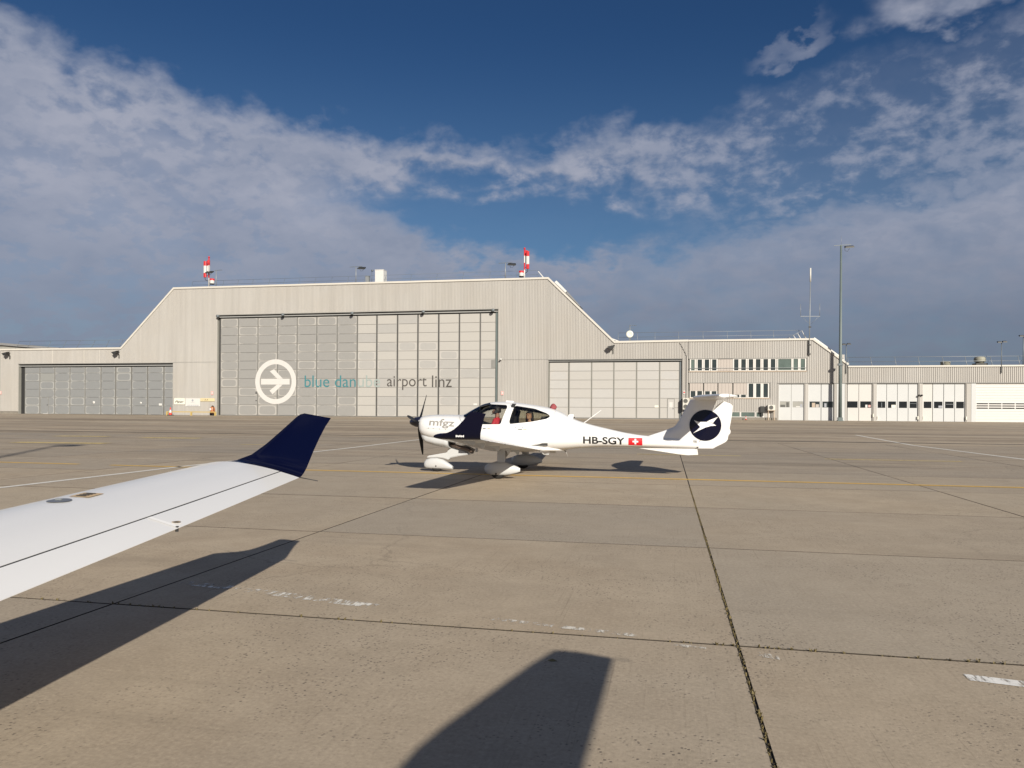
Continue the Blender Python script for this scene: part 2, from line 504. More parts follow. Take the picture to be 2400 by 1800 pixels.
def tag(o, label=None, cat=None, group=None, kind=None):
    for k_, v_ in (('label', label), ('category', cat), ('group', group), ('kind', kind)):
        if v_:
            o[k_] = v_
    return o


def empty(name, loc, label=None, cat=None, group=None, kind=None):
    o = bpy.data.objects.new(name, None)
    o.empty_display_size = 0.2
    o.location = loc
    COL.objects.link(o)
    return tag(o, label, cat, group, kind)


class MB:
    """collects geometry in world coordinates, then links it as one mesh"""

    def __init__(self):
        self.v, self.f, self.mi, self.sm = [], [], [], []

    def add(self, vs, fs, mi=0, smooth=False):
        b = len(self.v)
        self.v += [tuple(q) for q in vs]
        for q in fs:
            self.f.append(tuple(b + i for i in q))
            self.mi.append(mi)
            self.sm.append(smooth)
        return self

    def box(self, x0, x1, y0, y1, z0, z1, mi=0):
        vs = [(x, y, z) for x in (x0, x1) for y in (y0, y1) for z in (z0, z1)]
        return self.add(vs, [(0, 1, 3, 2), (4, 6, 7, 5), (0, 4, 5, 1), (2, 3, 7, 6), (0, 2, 6, 4), (1, 5, 7, 3)], mi)

    def bar(self, a, b, wdt, hgt=None, up=(0, 0, 1), mi=0):
        a, b, up = Vector(a), Vector(b), Vector(up)
        hgt = wdt if hgt is None else hgt
        d = (b - a).normalized()
        if abs(d.dot(up)) > 0.98:
            up = Vector((0, 1, 0))
        s = d.cross(up).normalized()
        u = s.cross(d).normalized()
        vs = [p + s * (i * wdt / 2) + u * (j * hgt / 2) for p in (a, b) for i, j in ((-1, -1), (1, -1), (1, 1), (-1, 1))]
        return self.add(vs, [(0, 1, 2, 3), (7, 6, 5, 4), (0, 4, 5, 1), (1, 5, 6, 2), (2, 6, 7, 3), (3, 7, 4, 0)], mi)

    def tube(self, pts, rad, seg=10, mi=0, caps=True):
        pts = [Vector(p) for p in pts]
        n = len(pts)
        rad = [rad] * n if not isinstance(rad, (list, tuple)) else rad
        vs, fs = [], []
        ref = None
        for i, p in enumerate(pts):
            d = (pts[min(i + 1, n - 1)] - pts[max(i - 1, 0)]).normalized()
            if ref is None:
                ref = Vector((0, 0, 1)) if abs(d.z) < 0.9 else Vector((1, 0, 0))
            s = d.cross(ref).normalized()
            u = s.cross(d).normalized()
            ref = u
            for k_ in range(seg):
                a_ = 2 * math.pi * k_ / seg
                vs.append(p + (s * math.cos(a_) + u * math.sin(a_)) * rad[i])
        for i in range(n - 1):
            for k_ in range(seg):
                k2 = (k_ + 1) % seg
                fs.append((i * seg + k_, i * seg + k2, (i + 1) * seg + k2, (i + 1) * seg + k_))
        self.add(vs, fs, mi, True)
        if caps:
            self.add([vs[k_] for k_ in range(seg)], [tuple(range(seg - 1, -1, -1))], mi)
            self.add([vs[(n - 1) * seg + k_] for k_ in range(seg)], [tuple(range(seg))], mi)
        return self

    def lathe(self, prof, c=(0, 0, 0), seg=16, axis='z', mi=0):
        """prof = [(r, h)]; closes where r = 0"""
        vs, fs = [], []
        for r_, h_ in prof:
            for k_ in range(seg):
                a_ = 2 * math.pi * k_ / seg
                p, q = r_ * math.cos(a_), r_ * math.sin(a_)
                vs.append({'z': (c[0] + p, c[1] + q, c[2] + h_), 'x': (c[0] + h_, c[1] + p, c[2] + q), 'y': (c[0] + p, c[1] + h_, c[2] + q)}[axis])
        for i in range(len(prof) - 1):
            for k_ in range(seg):
                k2 = (k_ + 1) % seg
                fs.append((i * seg + k_, i * seg + k2, (i + 1) * seg + k2, (i + 1) * seg + k_))
        return self.add(vs, fs, mi, True)

    def prism(self, poly, y0, y1, mi=0):
        """poly in (x, z), extruded along y"""
        n = len(poly)
        vs = [(x, y0, z) for x, z in poly] + [(x, y1, z) for x, z in poly]
        fs = [tuple(range(n)), tuple(range(2 * n - 1, n - 1, -1))]
        fs += [(i, i + n, (i + 1) % n + n, (i + 1) % n) for i in range(n)]
        return self.add(vs, fs, mi)

    def loft(self, rings, mi=0, cap0=True, cap1=True, smooth=True):
        n = len(rings[0])
        vs = [p for r_ in rings for p in r_]
        fs = []
        for i in range(len(rings) - 1):
            for k_ in range(n):
                k2 = (k_ + 1) % n
                fs.append((i * n + k_, i * n + k2, (i + 1) * n + k2, (i + 1) * n + k_))
        self.add(vs, fs, mi, smooth)
        if cap0:
            self.add(rings[0], [tuple(range(n - 1, -1, -1))], mi)
        if cap1:
            self.add(rings[-1], [tuple(range(n))], mi)
        return self

    def mesh(self, name, mats, off=Vector((0, 0, 0)), fix=True):
        me = bpy.data.meshes.new(name)
        me.from_pydata([(x - off.x, y - off.y, z - off.z) for x, y, z in self.v], [], self.f)
        for m_ in (mats if isinstance(mats, (list, tuple)) else [mats]):
            me.materials.append(MATS[m_])
        me.polygons.foreach_set('material_index', self.mi)
        me.polygons.foreach_set('use_smooth', self.sm)
        if fix and len(self.f) < 60000:
            bm = bmesh.new()
            bm.from_mesh(me)
            bmesh.ops.remove_doubles(bm, verts=bm.verts, dist=1e-5)
            bmesh.ops.recalc_face_normals(bm, faces=bm.faces)
            bm.to_mesh(me)
            bm.free()
        me.update()
        return me

    def build(self, name, mats, parent=None, loc=None, fix=True, sharp=None):
        """loc: origin in world coordinates (default: the parent's)"""
        pw = wl(parent) if parent else Vector((0, 0, 0))
        origin = Vector(loc) if loc is not None else pw
        me = self.mesh(name, mats, origin, fix)
        if sharp:
            try:
                me.set_sharp_from_angle(angle=R(sharp))
            except Exception:
                pass
        o = bpy.data.objects.new(name, me)
        COL.objects.link(o)
        o.parent = parent
        o.location = origin - pw
        return o


def inst(name, me, parent, loc, scale=None):
    o = bpy.data.objects.new(name, me)
    COL.objects.link(o)
    o.parent = parent
    o.location = Vector(loc) - (wl(parent) if parent else Vector((0, 0, 0)))
    if scale:
        o.scale = scale
    return o


def kids(o):
    return [c for c in bpy.data.objects if c.parent == o]


def copy_tree(o, parent=None, skip=()):
    c = o.copy()
    COL.objects.link(c)
    c.parent = parent
    for ch in kids(o):
        if ch.name.split('.')[0] not in skip:
            copy_tree(ch, c, skip)
    return c


def text_geo(body, offset=0.0, shear=0.0, spacing=1.0):
    """flat triangulated outline of a word as (points, faces) in its own plane"""
    cu = bpy.data.curves.new('txt', 'FONT')
    cu.body = body
    cu.offset = offset
    cu.shear = shear
    cu.space_character = spacing
    cu.resolution_u = 5
    ob = bpy.data.objects.new('txt', cu)
    COL.objects.link(ob)
    dg = bpy.context.evaluated_depsgraph_get()
    dg.update()
    me = bpy.data.meshes.new_from_object(ob.evaluated_get(dg))
    pts = [(v_.co.x, v_.co.y) for v_ in me.vertices]
    fcs = [tuple(p.vertices) for p in me.polygons]
    bpy.data.objects.remove(ob)
    bpy.data.meshes.remove(me)
    return pts, fcs


def fit(pts, x0, x1, z0, z1):
    ax = [p[0] for p in pts]
    ay = [p[1] for p in pts]
    sx = (x1 - x0) / (max(ax) - min(ax))
    sy = (z1 - z0) / (max(ay) - min(ay))
    return [(x0 + (p[0] - min(ax)) * sx, z0 + (p[1] - min(ay)) * sy) for p in pts]


def wall_text(name, body, x0, x1, z0, z1, y, m_, parent, **kw):
    pts, fcs = text_geo(body, **kw)
    b = MB()
    b.add([(x, y, z) for x, z in fit(pts, x0, x1, z0, z1)], fcs)
    return b.build(name, m_, parent)


# ================================================================== GROUND
SX, SY = 4.72, 3.57
XJ0, YJ0 = 0.47, 5.11
C0, C1, R0, R1 = -10, 6, -4, 9           # slab columns and rows
GX0, GX1 = XJ0 + C0 * SX, XJ0 + C1 * SX
GY0, GY1 = YJ0 + R0 * SY, YJ0 + R1 * SY  # GY1 = 37.24


def ground_z(y):
    return 0.60 * max(0.0, min(1.0, (y - GY1) / (78.0 - GY1)))


b = MB()
b.add([(GX0, GY0, -0.007), (GX1, GY0, -0.007), (GX1, GY1, -0.007), (GX0, GY1, -0.007)], [(0, 1, 2, 3)], 1)
Q = 900
b.add([(-Q, -Q, 0), (Q, -Q, 0), (Q, GY0, 0), (-Q, GY0, 0)], [(0, 1, 2, 3)])
b.add([(-Q, GY0, 0), (GX0, GY0, 0), (GX0, GY1, 0), (-Q, GY1, 0)], [(0, 1, 2, 3)])
b.add([(GX1, GY0, 0), (Q, GY0, 0), (Q, GY1, 0), (GX1, GY1, 0)], [(0, 1, 2, 3)])
ys = [GY1, 45, 52, 60, 68, 78, 110, Q * 2]
for y0, y1 in zip(ys[:-1], ys[1:]):
    b.add([(-Q, y0, ground_z(y0)), (Q, y0, ground_z(y0)), (Q, y1, ground_z(y1)), (-Q, y1, ground_z(y1))], [(0, 1, 2, 3)])
for xa, ya, xb, yb in ((GX0, GY0, GX1, GY0), (GX1, GY0, GX1, GY1), (GX1, GY1, GX0, GY1), (GX0, GY1, GX0, GY0)):
    b.add([(xa, ya, -0.007), (xb, yb, -0.007), (xb, yb, 0), (xa, ya, 0)], [(0, 1, 2, 3)], 1)
apron = b.build('apron', ['concrete_far', 'joint_fill'], fix=False)
tag(apron, kind='structure')


def slab_mesh(name, m_):
    hx, hy, e = SX / 2 - 0.010, SY / 2 - 0.012, 0.002
    q = MB()
    lo = [(-hx, -hy, -0.007), (hx, -hy, -0.007), (hx, hy, -0.007), (-hx, hy, -0.007)]
    md = [(-hx, -hy, -e), (hx, -hy, -e), (hx, hy, -e), (-hx, hy, -e)]
    tp = [(-hx + e, -hy + e, 0), (hx - e, -hy + e, 0), (hx - e, hy - e, 0), (-hx + e, hy - e, 0)]
    q.loft([lo, md], 1, False, False, False)
    q.loft([md, tp], 1, False, False, False)
    q.add(tp, [(0, 1, 2, 3)], 0)
    return q.mesh(name, [m_, 'joint_fill'])


slab_near = slab_mesh('concrete_slab', 'concrete_near')
slab_rough = slab_mesh('rough_slab', 'concrete_rough')
rs = random.Random(3)
for r_ in range(R0, R1):
    for c_ in range(C0, C1):
        x = XJ0 + (c_ + 0.5) * SX
        y = YJ0 + (r_ + 0.5) * SY
        sc = 1.0
        if c_ == -1:
            x, sc = x, 1.0
        elif c_ == 0:
            x, sc = x, 1.0
        o = inst('concrete_slab', slab_near if r_ < 4 else slab_rough, apron, (x, y, rs.uniform(-0.0015, 0.0015)), (sc, 1, 1))


def strip(name, pts, wdt, m_, z=0.005, along='x'):
    q = MB()
    vs, fs = [], []
    for x, y in pts:
        dz_ = ground_z(y) + z
        if along == 'x':
            vs += [(x, y - wdt / 2, dz_), (x, y + wdt / 2, dz_)]
        else:
            vs += [(x - wdt / 2, y, dz_), (x + wdt / 2, y, dz_)]
    for i in range(len(pts) - 1):
        fs.append((2 * i, 2 * i + 1, 2 * i + 3, 2 * i + 2))
    q.add(vs, fs)
    return q.build(name, m_, apron, fix=False)


strip('painted_line', [(-46, 17.62), (-15.45, 17.28)], 0.20, 'yellow_paint')
strip('painted_line', [(-14.4, 17.22), (-12.0, 17.18), (0, 17.14), (28, 17.06)], 0.20, 'yellow_paint')
strip('painted_line', [(-12.35, 8.0), (-12.35, 17.0), (-12.05, 27.0), (-12.05, 37.24), (-12.1, 44.0)], 0.17, 'white_paint', along='y')
strip('painted_line', [(11.6, 16.0), (11.5, 27.4), (11.05, 37.24), (10.9, 47.0)], 0.17, 'white_paint', along='y')
for x0, x1, y in ((-31.2, -28.4, 33.4), (-25.8, -22.8, 33.0), (-27.3, -23.1, 27.0)):
    strip('painted_bar', [(x0, y), (x1, y + 0.35)], 0.75, 'yellow_pale')
for x0, x1, y in ((-17.5, -15.6, 28.4), (-1.0, 2.5, 26.5), (5.0, 9.0, 25.6)):
    strip('painted_bar', [(x0, y), (x1, y - 0.05)], 0.2, 'yellow_pale')
for pts, wd in (([(-4.19, 5.86), (-3.65, 5.78)], 0.12), ([(-3.6, 5.77), (-2.2, 5.49)], 0.13), ([(-1.25, 5.36), (-0.17, 5.18)], 0.07),
                ([(-0.04, 5.05), (0.32, 4.99)], 0.05), ([(0.57, 4.96), (0.70, 4.92)], 0.09), ([(1.72, 4.80), (2.35, 4.68)], 0.11), ([(-5.9, 6.6), (-5.7, 6.62)], 0.06)):
    strip('paint_scuff', pts, wd, 'white_scuff_thick' if wd == 0.11 else ('white_faint' if wd < 0.1 else 'white_scuff'), z=0.005)
strip('drainage_channel', [(-90, 39.55), (-20, 39.1), (60, 39.1)], 0.42, 'channel', z=0.006)

# long curved tyre marks and stains lie in the concrete's colour; weeds and moss grow in the joints
rw = random.Random(11)
q = MB()
qm = MB()


def weed(x, y, s):
    for _ in range(rw.randint(3, 6)):
        a_ = rw.uniform(0, 6.28)
        h_ = s * rw.uniform(0.5, 1.3)
        l_ = s * rw.uniform(0.4, 1.5)
        wv = 0.0035 + s * 0.06
        px, py = -math.sin(a_) * wv, math.cos(a_) * wv
        ex, ey = math.cos(a_) * l_, math.sin(a_) * l_
        vs = [(x - px, y - py, -0.02), (x + px, y + py, -0.02), (x + ex * 0.5 + px * 0.8, y + ey * 0.5 + py * 0.8, h_ * 0.8),
              (x + ex * 0.5 - px * 0.8, y + ey * 0.5 - py * 0.8, h_ * 0.8), (x + ex, y + ey, h_ * 0.9)]
        q.add(vs, [(0, 1, 2, 3), (3, 2, 4)])


def clump(x, y, s):
    n = 6
    ring = [(x + math.cos(k_ * 6.283 / n) * s * rw.uniform(0.7, 1.2), y + math.sin(k_ * 6.283 / n) * s * rw.uniform(0.5, 1.0), -0.006) for k_ in range(n)]
    qm.add(ring + [(x, y, s * 0.45)], [(k_, (k_ + 1) % n, n) for k_ in range(n)])


y = 2.6
while y < 15.5:
    dn = 0.5 + 0.5 * math.sin(y * 1.7) * math.sin(y * 0.6 + 1)
    if rw.random() < 0.45 + 0.5 * dn:
        weed(XJ0 + rw.uniform(-0.009, 0.009), y, rw.uniform(0.006, 0.017))
    if rw.random() < 0.5:
        clump(XJ0 + rw.uniform(-0.006, 0.006), y, rw.uniform(0.006, 0.013))
    y += rw.uniform(0.010, 0.035) * (1 + y * 0.06)
for xj, y0, y1 in ((XJ0 - SX, 4.0, 11.0), (XJ0 + SX, 6, 20)):
    y = y0
    while y < y1:
        if rw.random() < 0.3:
            clump(xj + rw.uniform(-0.006, 0.006), y, rw.uniform(0.006, 0.013))
        y += rw.uniform(0.03, 0.12)
x = -6.0
while x < 3.2:
    dn = max(0, math.sin(x * 2.1 + 0.4) * math.sin(x * 0.83 + 2))
    if rw.random() < 0.15 + 0.6 * dn:
        weed(x, YJ0 + rw.uniform(-0.008, 0.008), rw.uniform(0.007, 0.02))
    if rw.random() < 0.35:
        clump(x, YJ0 + rw.uniform(-0.006, 0.006), rw.uniform(0.008, 0.018))
    x += rw.uniform(0.015, 0.06)
for yj, x0, x1 in ((YJ0 + SY, -6.5, 5), (YJ0 + 2 * SY, -7.5, 7)):
    x = x0
    while x < x1:
        if rw.random() < 0.3:
            clump(x, yj + rw.uniform(-0.006, 0.006), rw.uniform(0.006, 0.014))
        x += rw.uniform(0.04, 0.16)
tag(q.build('joint_weeds', 'weed', fix=False), 'dry weeds and grass sprouting along the concrete joints', 'weeds', kind='stuff')
tag(qm.build('joint_moss', 'moss', fix=False), 'brown moss filling the joints between the concrete slabs', 'moss', kind='stuff')
leaf_ = MB()
leaf_.add([(-0.71, 4.55, 0.004), (-0.68, 4.565, 0.012), (-0.645, 4.55, 0.004), (-0.68, 4.535, 0.004)], [(0, 1, 2, 3)])
tag(leaf_.build('dead_leaf', 'weed', fix=False), 'small brown leaf lying alone on the near concrete', 'leaf')

# ================================================================== BUILDINGS
YW = 78.0
GB = 0.58                      # ground level at the facades
PITCH, DEEP = 0.165, 0.05


def corr(q, x0, x1, zb, zt, pitch=PITCH, deep=DEEP, y=YW, mi=0):
    """trapezoid sheet between x0..x1; zb, zt: numbers or functions of x"""
    fb = zb if callable(zb) else (lambda x_: zb)
    ft = zt if callable(zt) else (lambda x_: zt)
    n = max(1, int(round((x1 - x0) / pitch)))
    p = (x1 - x0) / n
    vs, fs = [], []
    for i in range(n):
        for a_, d_ in ((0.0, 0), (0.34, 0), (0.46, 1), (0.88, 1)):
            x_ = x0 + (i + a_) * p
            vs += [(x_, y - d_ * deep, fb(x_)), (x_, y - d_ * deep, ft(x_))]
    vs += [(x1, y, fb(x1)), (x1, y, ft(x1))]
    for i in range(len(vs) // 2 - 1):
        fs.append((2 * i, 2 * i + 2, 2 * i + 3, 2 * i + 1))
    return q.add(vs, fs, mi)


def pl(*pts):
    def f_(x_):
        for (xa, za), (xb, zb) in zip(pts[:-1], pts[1:]):
            if x_ <= xb:
                return za + (zb - za) * (x_ - xa) / (xb - xa)
        return pts[-1][1]
    return f_


def shell(q, outline, y0, y1, mi=0):
    """roof, sides and back of a building whose front is open: outline from left foot over the roof to right foot"""
    for (xa, za), (xb, zb) in zip(outline[:-1], outline[1:]):
        q.add([(xa, y0, za), (xb, y0, zb), (xb, y1, zb), (xa, y1, za)], [(0, 1, 2, 3)], mi)
    q.add([(x_, y1, z_) for x_, z_ in outline], [tuple(range(len(outline)))], mi)


def trim_run(q, pts, hgt=0.2, y0=YW - 0.13, y1=YW + 0.35):
    """light flashing that caps the wall, following the outline; overlapping ends are mitred"""
    n = len(pts)
    dirs = []
    for i in range(n - 1):
        d_ = Vector((pts[i + 1][0] - pts[i][0], 0, pts[i + 1][1] - pts[i][1])).normalized()
        dirs.append(d_)
    rings = []
    for i in range(n):
        d0 = dirs[max(0, i - 1)]
        d1 = dirs[min(n - 2, i)]
        n0, n1 = Vector((-d0.z, 0, d0.x)), Vector((-d1.z, 0, d1.x))
        m_ = (n0 + n1).normalized()
        L = hgt / max(0.3, m_.dot(n0))
        p = Vector((pts[i][0], 0, pts[i][1]))
        u = p + m_ * L
        rings.append([(p.x, y0, p.z), (u.x, y0, u.z), (u.x, y1, u.z), (p.x, y1, p.z)])
    q.loft(rings, 0, True, True, False)


hangar = empty('hangar', (-34.5, YW, GB), 'huge beige corrugated aircraft hangar with sloped shoulders and grey sliding doors', 'hangar')
top_h = pl((-81.1, 8.45), (-63.85, 8.45), (-56.8, 15.42), (-12.35, 15.30), (-5.35, 8.46), (2.15, 8.52))
for x0, x1, zb in ((-81.1, -78.42, 0.92), (-78.42, -63.85, 6.74), (-63.85, -56.92, 6.74), (-56.92, -56.8, GB + 0.02), (-56.8, -51.15, GB + 0.02), (-51.15, -17.7, 12.24),
                   (-17.7, -12.35, GB + 0.02), (-12.35, -12.25, GB + 0.02), (-12.25, -5.35, 6.77), (-5.35, 1.55, 6.77), (1.55, 2.13, GB + 0.02)):
    q = MB()
    corr(q, x0, x1, zb, top_h)
    q.build('cladding', 'cladding_beige', hangar, fix=False)
q = MB()
shell(q, [(-81.1, GB), (-81.1, 8.45), (-63.85, 8.45), (-56.8, 15.42), (-12.35, 15.30), (-5.35, 8.46), (2.15, 8.50), (2.15, GB)], YW + 0.05, YW + 62)
q.build('roof', 'roof_grey', hangar)
q = MB()
trim_run(q, [(-81.15, 8.45), (-63.85, 8.45), (-56.8, 15.42), (-12.35, 15.30), (-5.35, 8.46), (2.15, 8.52)])
q.build('roof_flashing', 'trim_light', hangar)
q = MB()
q.box(-81.1, -78.42, YW - 0.03, YW + 0.2, GB - 0.1, 0.90)
q.build('concrete_plinth', 'dado_concrete', hangar)
for xa, xb, z_ in ((-56.9, -51.2, 6.80), (-17.66, -12.3, 6.81)):
    q = MB()
    q.box(xa, xb, YW - 0.053, YW - 0.046, z_, z_ + 0.03)
    q.build('sheet_lap', 'stile_grey', hangar)
q = MB()
q.box(-66.92 - 6.6, -73.45, YW - 0.056, YW - 0.05, 6.8, 8.4)
q.box(-69.05, -69.0, YW - 0.056, YW - 0.05, 6.8, 8.4)
q.box(-66.9, -66.86, YW - 0.056, YW - 0.05, 6.8, 8.4)
q.build('sheet_lap', 'trim_light', hangar)


def door_bay(parent, xs, rows, mats_, head_z, x0, x1, gaps, stile_m='stile_grey', y=YW + 0.26):
    """sliding door of several leaves, each a sheet of panels; plus reveal, head and track"""
    zb, zt = rows[-1], rows[0]
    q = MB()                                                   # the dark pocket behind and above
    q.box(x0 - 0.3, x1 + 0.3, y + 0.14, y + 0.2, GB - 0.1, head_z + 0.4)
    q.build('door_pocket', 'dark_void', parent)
    q = MB()
    q.box(x0 - 0.30, x0 + 0.0, YW + 0.004, y + 0.13, GB - 0.05, head_z + 0.1)
    q.box(x1 + 0.0, x1 + 0.30, YW + 0.004, y + 0.13, GB - 0.05, head_z + 0.1)
    q.build('door_jamb', 'jamb', parent)
    q = MB()
    q.box(x0 - 0.05, x1 + 0.05, YW - 0.06, YW + 0.02, head_z - 0.02, head_z + 0.05)
    q.build('head_flashing', 'stile_grey', parent)
    q = MB()
    q.box(x0, x1, y - 0.16, y - 0.05, zt + 0.12, zt + 0.24)
    q.build('door_track', 'steel_grey', parent)
    q = MB()
    q.box(x0, x1, y - 0.02, y + 0.1, GB - 0.02, zb - 0.015)
    q.build('door_sill', 'stile_grey', parent)
    cache = {}
    for i, (xa, xb) in enumerate(zip(xs[:-1], xs[1:])):
        g = gaps[i]
        q = MB()
        q.box(xa + g, xb - g, y + 0.05, y + 0.10, zb, zt)
        q.box(xa + g, xa + g + 0.05, y - 0.012, y + 0.05, zb, zt)
        q.box(xb - g - 0.05, xb - g, y - 0.012, y + 0.05, zb, zt)
        leaf = q.build('door_leaf', stile_m, parent, loc=((xa + xb) / 2, y, zb))
        for za, zc in zip(rows[1:], rows[:-1]):
            wq, hq = xb - xa - 2 * g - 0.11, zc - za - 0.028
            key = (round(wq, 3), round(hq, 3), mats_[i])
            if key not in cache:
                e = 0.02
                pm = MB()
                pm.loft([[(-wq / 2, 0.045, -hq / 2), (wq / 2, 0.045, -hq / 2), (wq / 2, 0.045, hq / 2), (-wq / 2, 0.045, hq / 2)],
                         [(-wq / 2, 0.012, -hq / 2), (wq / 2, 0.012, -hq / 2), (wq / 2, 0.012, hq / 2), (-wq / 2, 0.012, hq / 2)],
                         [(-wq / 2 + e, 0, -hq / 2 + e), (wq / 2 - e, 0, -hq / 2 + e), (wq / 2 - e, 0, hq / 2 - e), (-wq / 2 + e, 0, hq / 2 - e)]], 0, False, True, False)
                cache[key] = pm.mesh('panel', mats_[i])
            inst('panel', cache[key], leaf, ((xa + xb) / 2, y - 0.004, (za + zc) / 2))


main_x = [-50.89, -48.61, -46.12, -43.65, -41.22, -38.81, -36.33, -33.93, -31.59, -29.17, -26.80, -24.42, -22.07, -19.74, -17.98]
main_rows = [11.86, 10.88, 9.88, 8.87, 7.89, 6.91, 5.90, 4.88, 3.87, 2.86, 1.87, 0.66]
door_bay(hangar, main_x, main_rows, ['panel_worn'] * 7 + ['panel_pale'] * 7, 12.24, -51.12, -17.72, [0.02] * 7 + [0.05] * 5 + [0.03] * 2)
left_x = [-77.76, -75.59, -73.44, -71.27, -69.13, -66.92, -64.88, -62.69, -60.52, -58.32, -56.94]
left_rows = [6.32, 5.61, 4.63, 3.64, 2.67, 1.67, 0.62]
door_bay(hangar, left_x, left_rows, ['panel_grey'] * 10, 6.74, -78.40, -56.94, [0.02] * 5 + [0.045] * 5)
right_x = [-12.22, -10.07, -7.70, -5.39, -3.05, -0.71, 1.30]
right_rows = [6.48, 5.58, 4.64, 3.71, 2.75, 1.78, 0.68]
door_bay(hangar, right_x, right_rows, ['panel_clean'] * 6, 6.77, -12.23, 1.53, [0.05, 0.015, 0.015, 0.015, 0.015, 0.015], 'jamb')
# wicket doors, small notices and fittings on the doors
YD = YW + 0.255


def plate(name, x0, x1, z0, z1, m_, parent, y=YD, d=0.02):
    return MB().box(x0, x1, y - d, y - 0.002, z0, z1).build(name, m_, parent)


for xa, xb, zt in ((-75.45, -74.30, 2.68), (0.08, 0.82, 2.72)):
    q = MB()
    q.box(xa, xa + 0.05, YD - 0.03, YD, 0.66, zt)
    q.box(xb - 0.05, xb, YD - 0.03, YD, 0.66, zt)
    q.box(xa + 0.05, xb - 0.05, YD - 0.03, YD, zt - 0.05, zt)
    wd = q.build('wicket_door', 'stile_grey', hangar)
    plate('wicket_leaf', xa + 0.055, xb - 0.055, 0.70, zt - 0.055, 'panel_grey' if xa < -50 else 'panel_clean', wd, d=0.014)
    MB().bar((xb - 0.14, YD - 0.06, 1.65), (xb - 0.14, YD - 0.06, 1.80), 0.03).bar((xb - 0.14, YD - 0.06, 1.72), (xb - 0.14, YD - 0.005, 1.72), 0.03).build('door_handle', 'lamp_black', wd)
plate('threshold_plate', -75.05, -74.35, 0.63, 0.67, 'white_enamel', hangar, d=0.06)
for x_, z_, r_ in ((-67.90, 2.05, 0.17), (-61.4, 2.03, 0.13)):
    MB().lathe([(0, -0.016), (r_, -0.016), (r_, 0.0)], (x_, YD - 0.004, z_), 20, 'y').build('round_notice', 'white_enamel', hangar)
plate('notice', -58.95, -58.55, 1.72, 1.97, 'white_enamel', hangar)
plate('notice', -20.45, -20.05, 1.93, 2.14, 'white_enamel', hangar)
plate('notice', -1.20, -0.80, 1.80, 2.02, 'sign_cream', hangar)
plate('notice', 0.28, 0.62, 1.85, 2.35, 'logo_white', hangar, y=YD - 0.015, d=0.01)
plate('dark_plate', -46.35, -46.22, 3.1, 3.4, 'lamp_black', hangar)
plate('dark_plate', -46.35, -46.22, 2.3, 2.4, 'lamp_black', hangar)
plate('grey_flap', -18.5, -18.02, 5.9, 6.85, 'stile_grey', hangar)
MB().box(-17.98, -17.74, YW + 0.16, YW + 0.24, 0.62, 11.9).build('door_seal', 'mast_green', hangar)
MB().box(1.31, 1.50, YW + 0.18, YW + 0.25, 0.66, 6.5).build('door_seal', 'galv_dark', hangar)
# airport emblem and lettering on the big door
LY = YW + 0.246
q = MB()
cx, cz, n = -43.85, 4.53, 72
vs = []
for r_ in (2.56, 2.00):
    vs += [(cx + math.cos(2 * math.pi * i / n) * r_, LY, cz + math.sin(2 * math.pi * i / n) * r_) for i in range(n)]
q.add(vs, [(i, (i + 1) % n, n + (i + 1) % n, n + i) for i in range(n)])
q.build('emblem_ring', 'logo_white', hangar, fix=False)
q = MB()
q.add([(x_, LY, z_) for x_, z_ in ((-45.68, 4.20), (-42.10, 4.20), (-42.10, 4.87), (-45.68, 4.87))], [(0, 1, 2, 3)])
q.add([(x_, LY, z_) for x_, z_ in ((-43.66, 4.88), (-42.96, 4.88), (-44.05, 5.95), (-44.58, 5.72))], [(0, 1, 2, 3)])
q.add([(x_, LY, z_) for x_, z_ in ((-43.66, 4.19), (-42.96, 4.19), (-44.22, 3.08), (-44.60, 3.50))], [(0, 1, 2, 3)])
q.build('emblem_aeroplane', 'logo_white', hangar, fix=False)
wall_text('lettering', 'blue dan', -40.25, -34.05, 3.90, 5.22, LY, 'logo_teal', hangar)
wall_text('lettering', 'ube', -33.80, -31.15, 3.90, 5.22, LY, 'logo_teal_faded', hangar)
wall_text('lettering', 'airport', -30.35, -25.75, 3.58, 5.12, LY, 'logo_grey', hangar)
wall_text('lettering', 'linz', -25.15, -22.90, 3.90, 5.18, LY, 'logo_grey', hangar)
# small lamps that hang under the door head
for i, (x_, z_) in enumerate(((-50.9, 12.10), (-42.7, 12.10), (-34.3, 12.10), (-26.0, 12.10), (-18.2, 12.10))):
    q = MB()
    q.lathe([(0, -0.26), (0.15, -0.22), (0.18, -0.05), (0.12, 0.08), (0, 0.10)], (x_, YW - 0.22, z_), 12, 'y')
    q.bar((x_, YW - 0.2, z_ + 0.05), (x_, YW + 0.1, z_ + 0.12), 0.08)
    lmp = q.build('door_lamp', 'galv_dark', None, loc=(x_, YW, z_))
    tag(lmp, '%s grey lamp hanging under the head of the big hangar door' % ['leftmost', 'second from left', 'middle', 'fourth from left', 'rightmost'][i], 'lamp', 'lamps under the big door head')

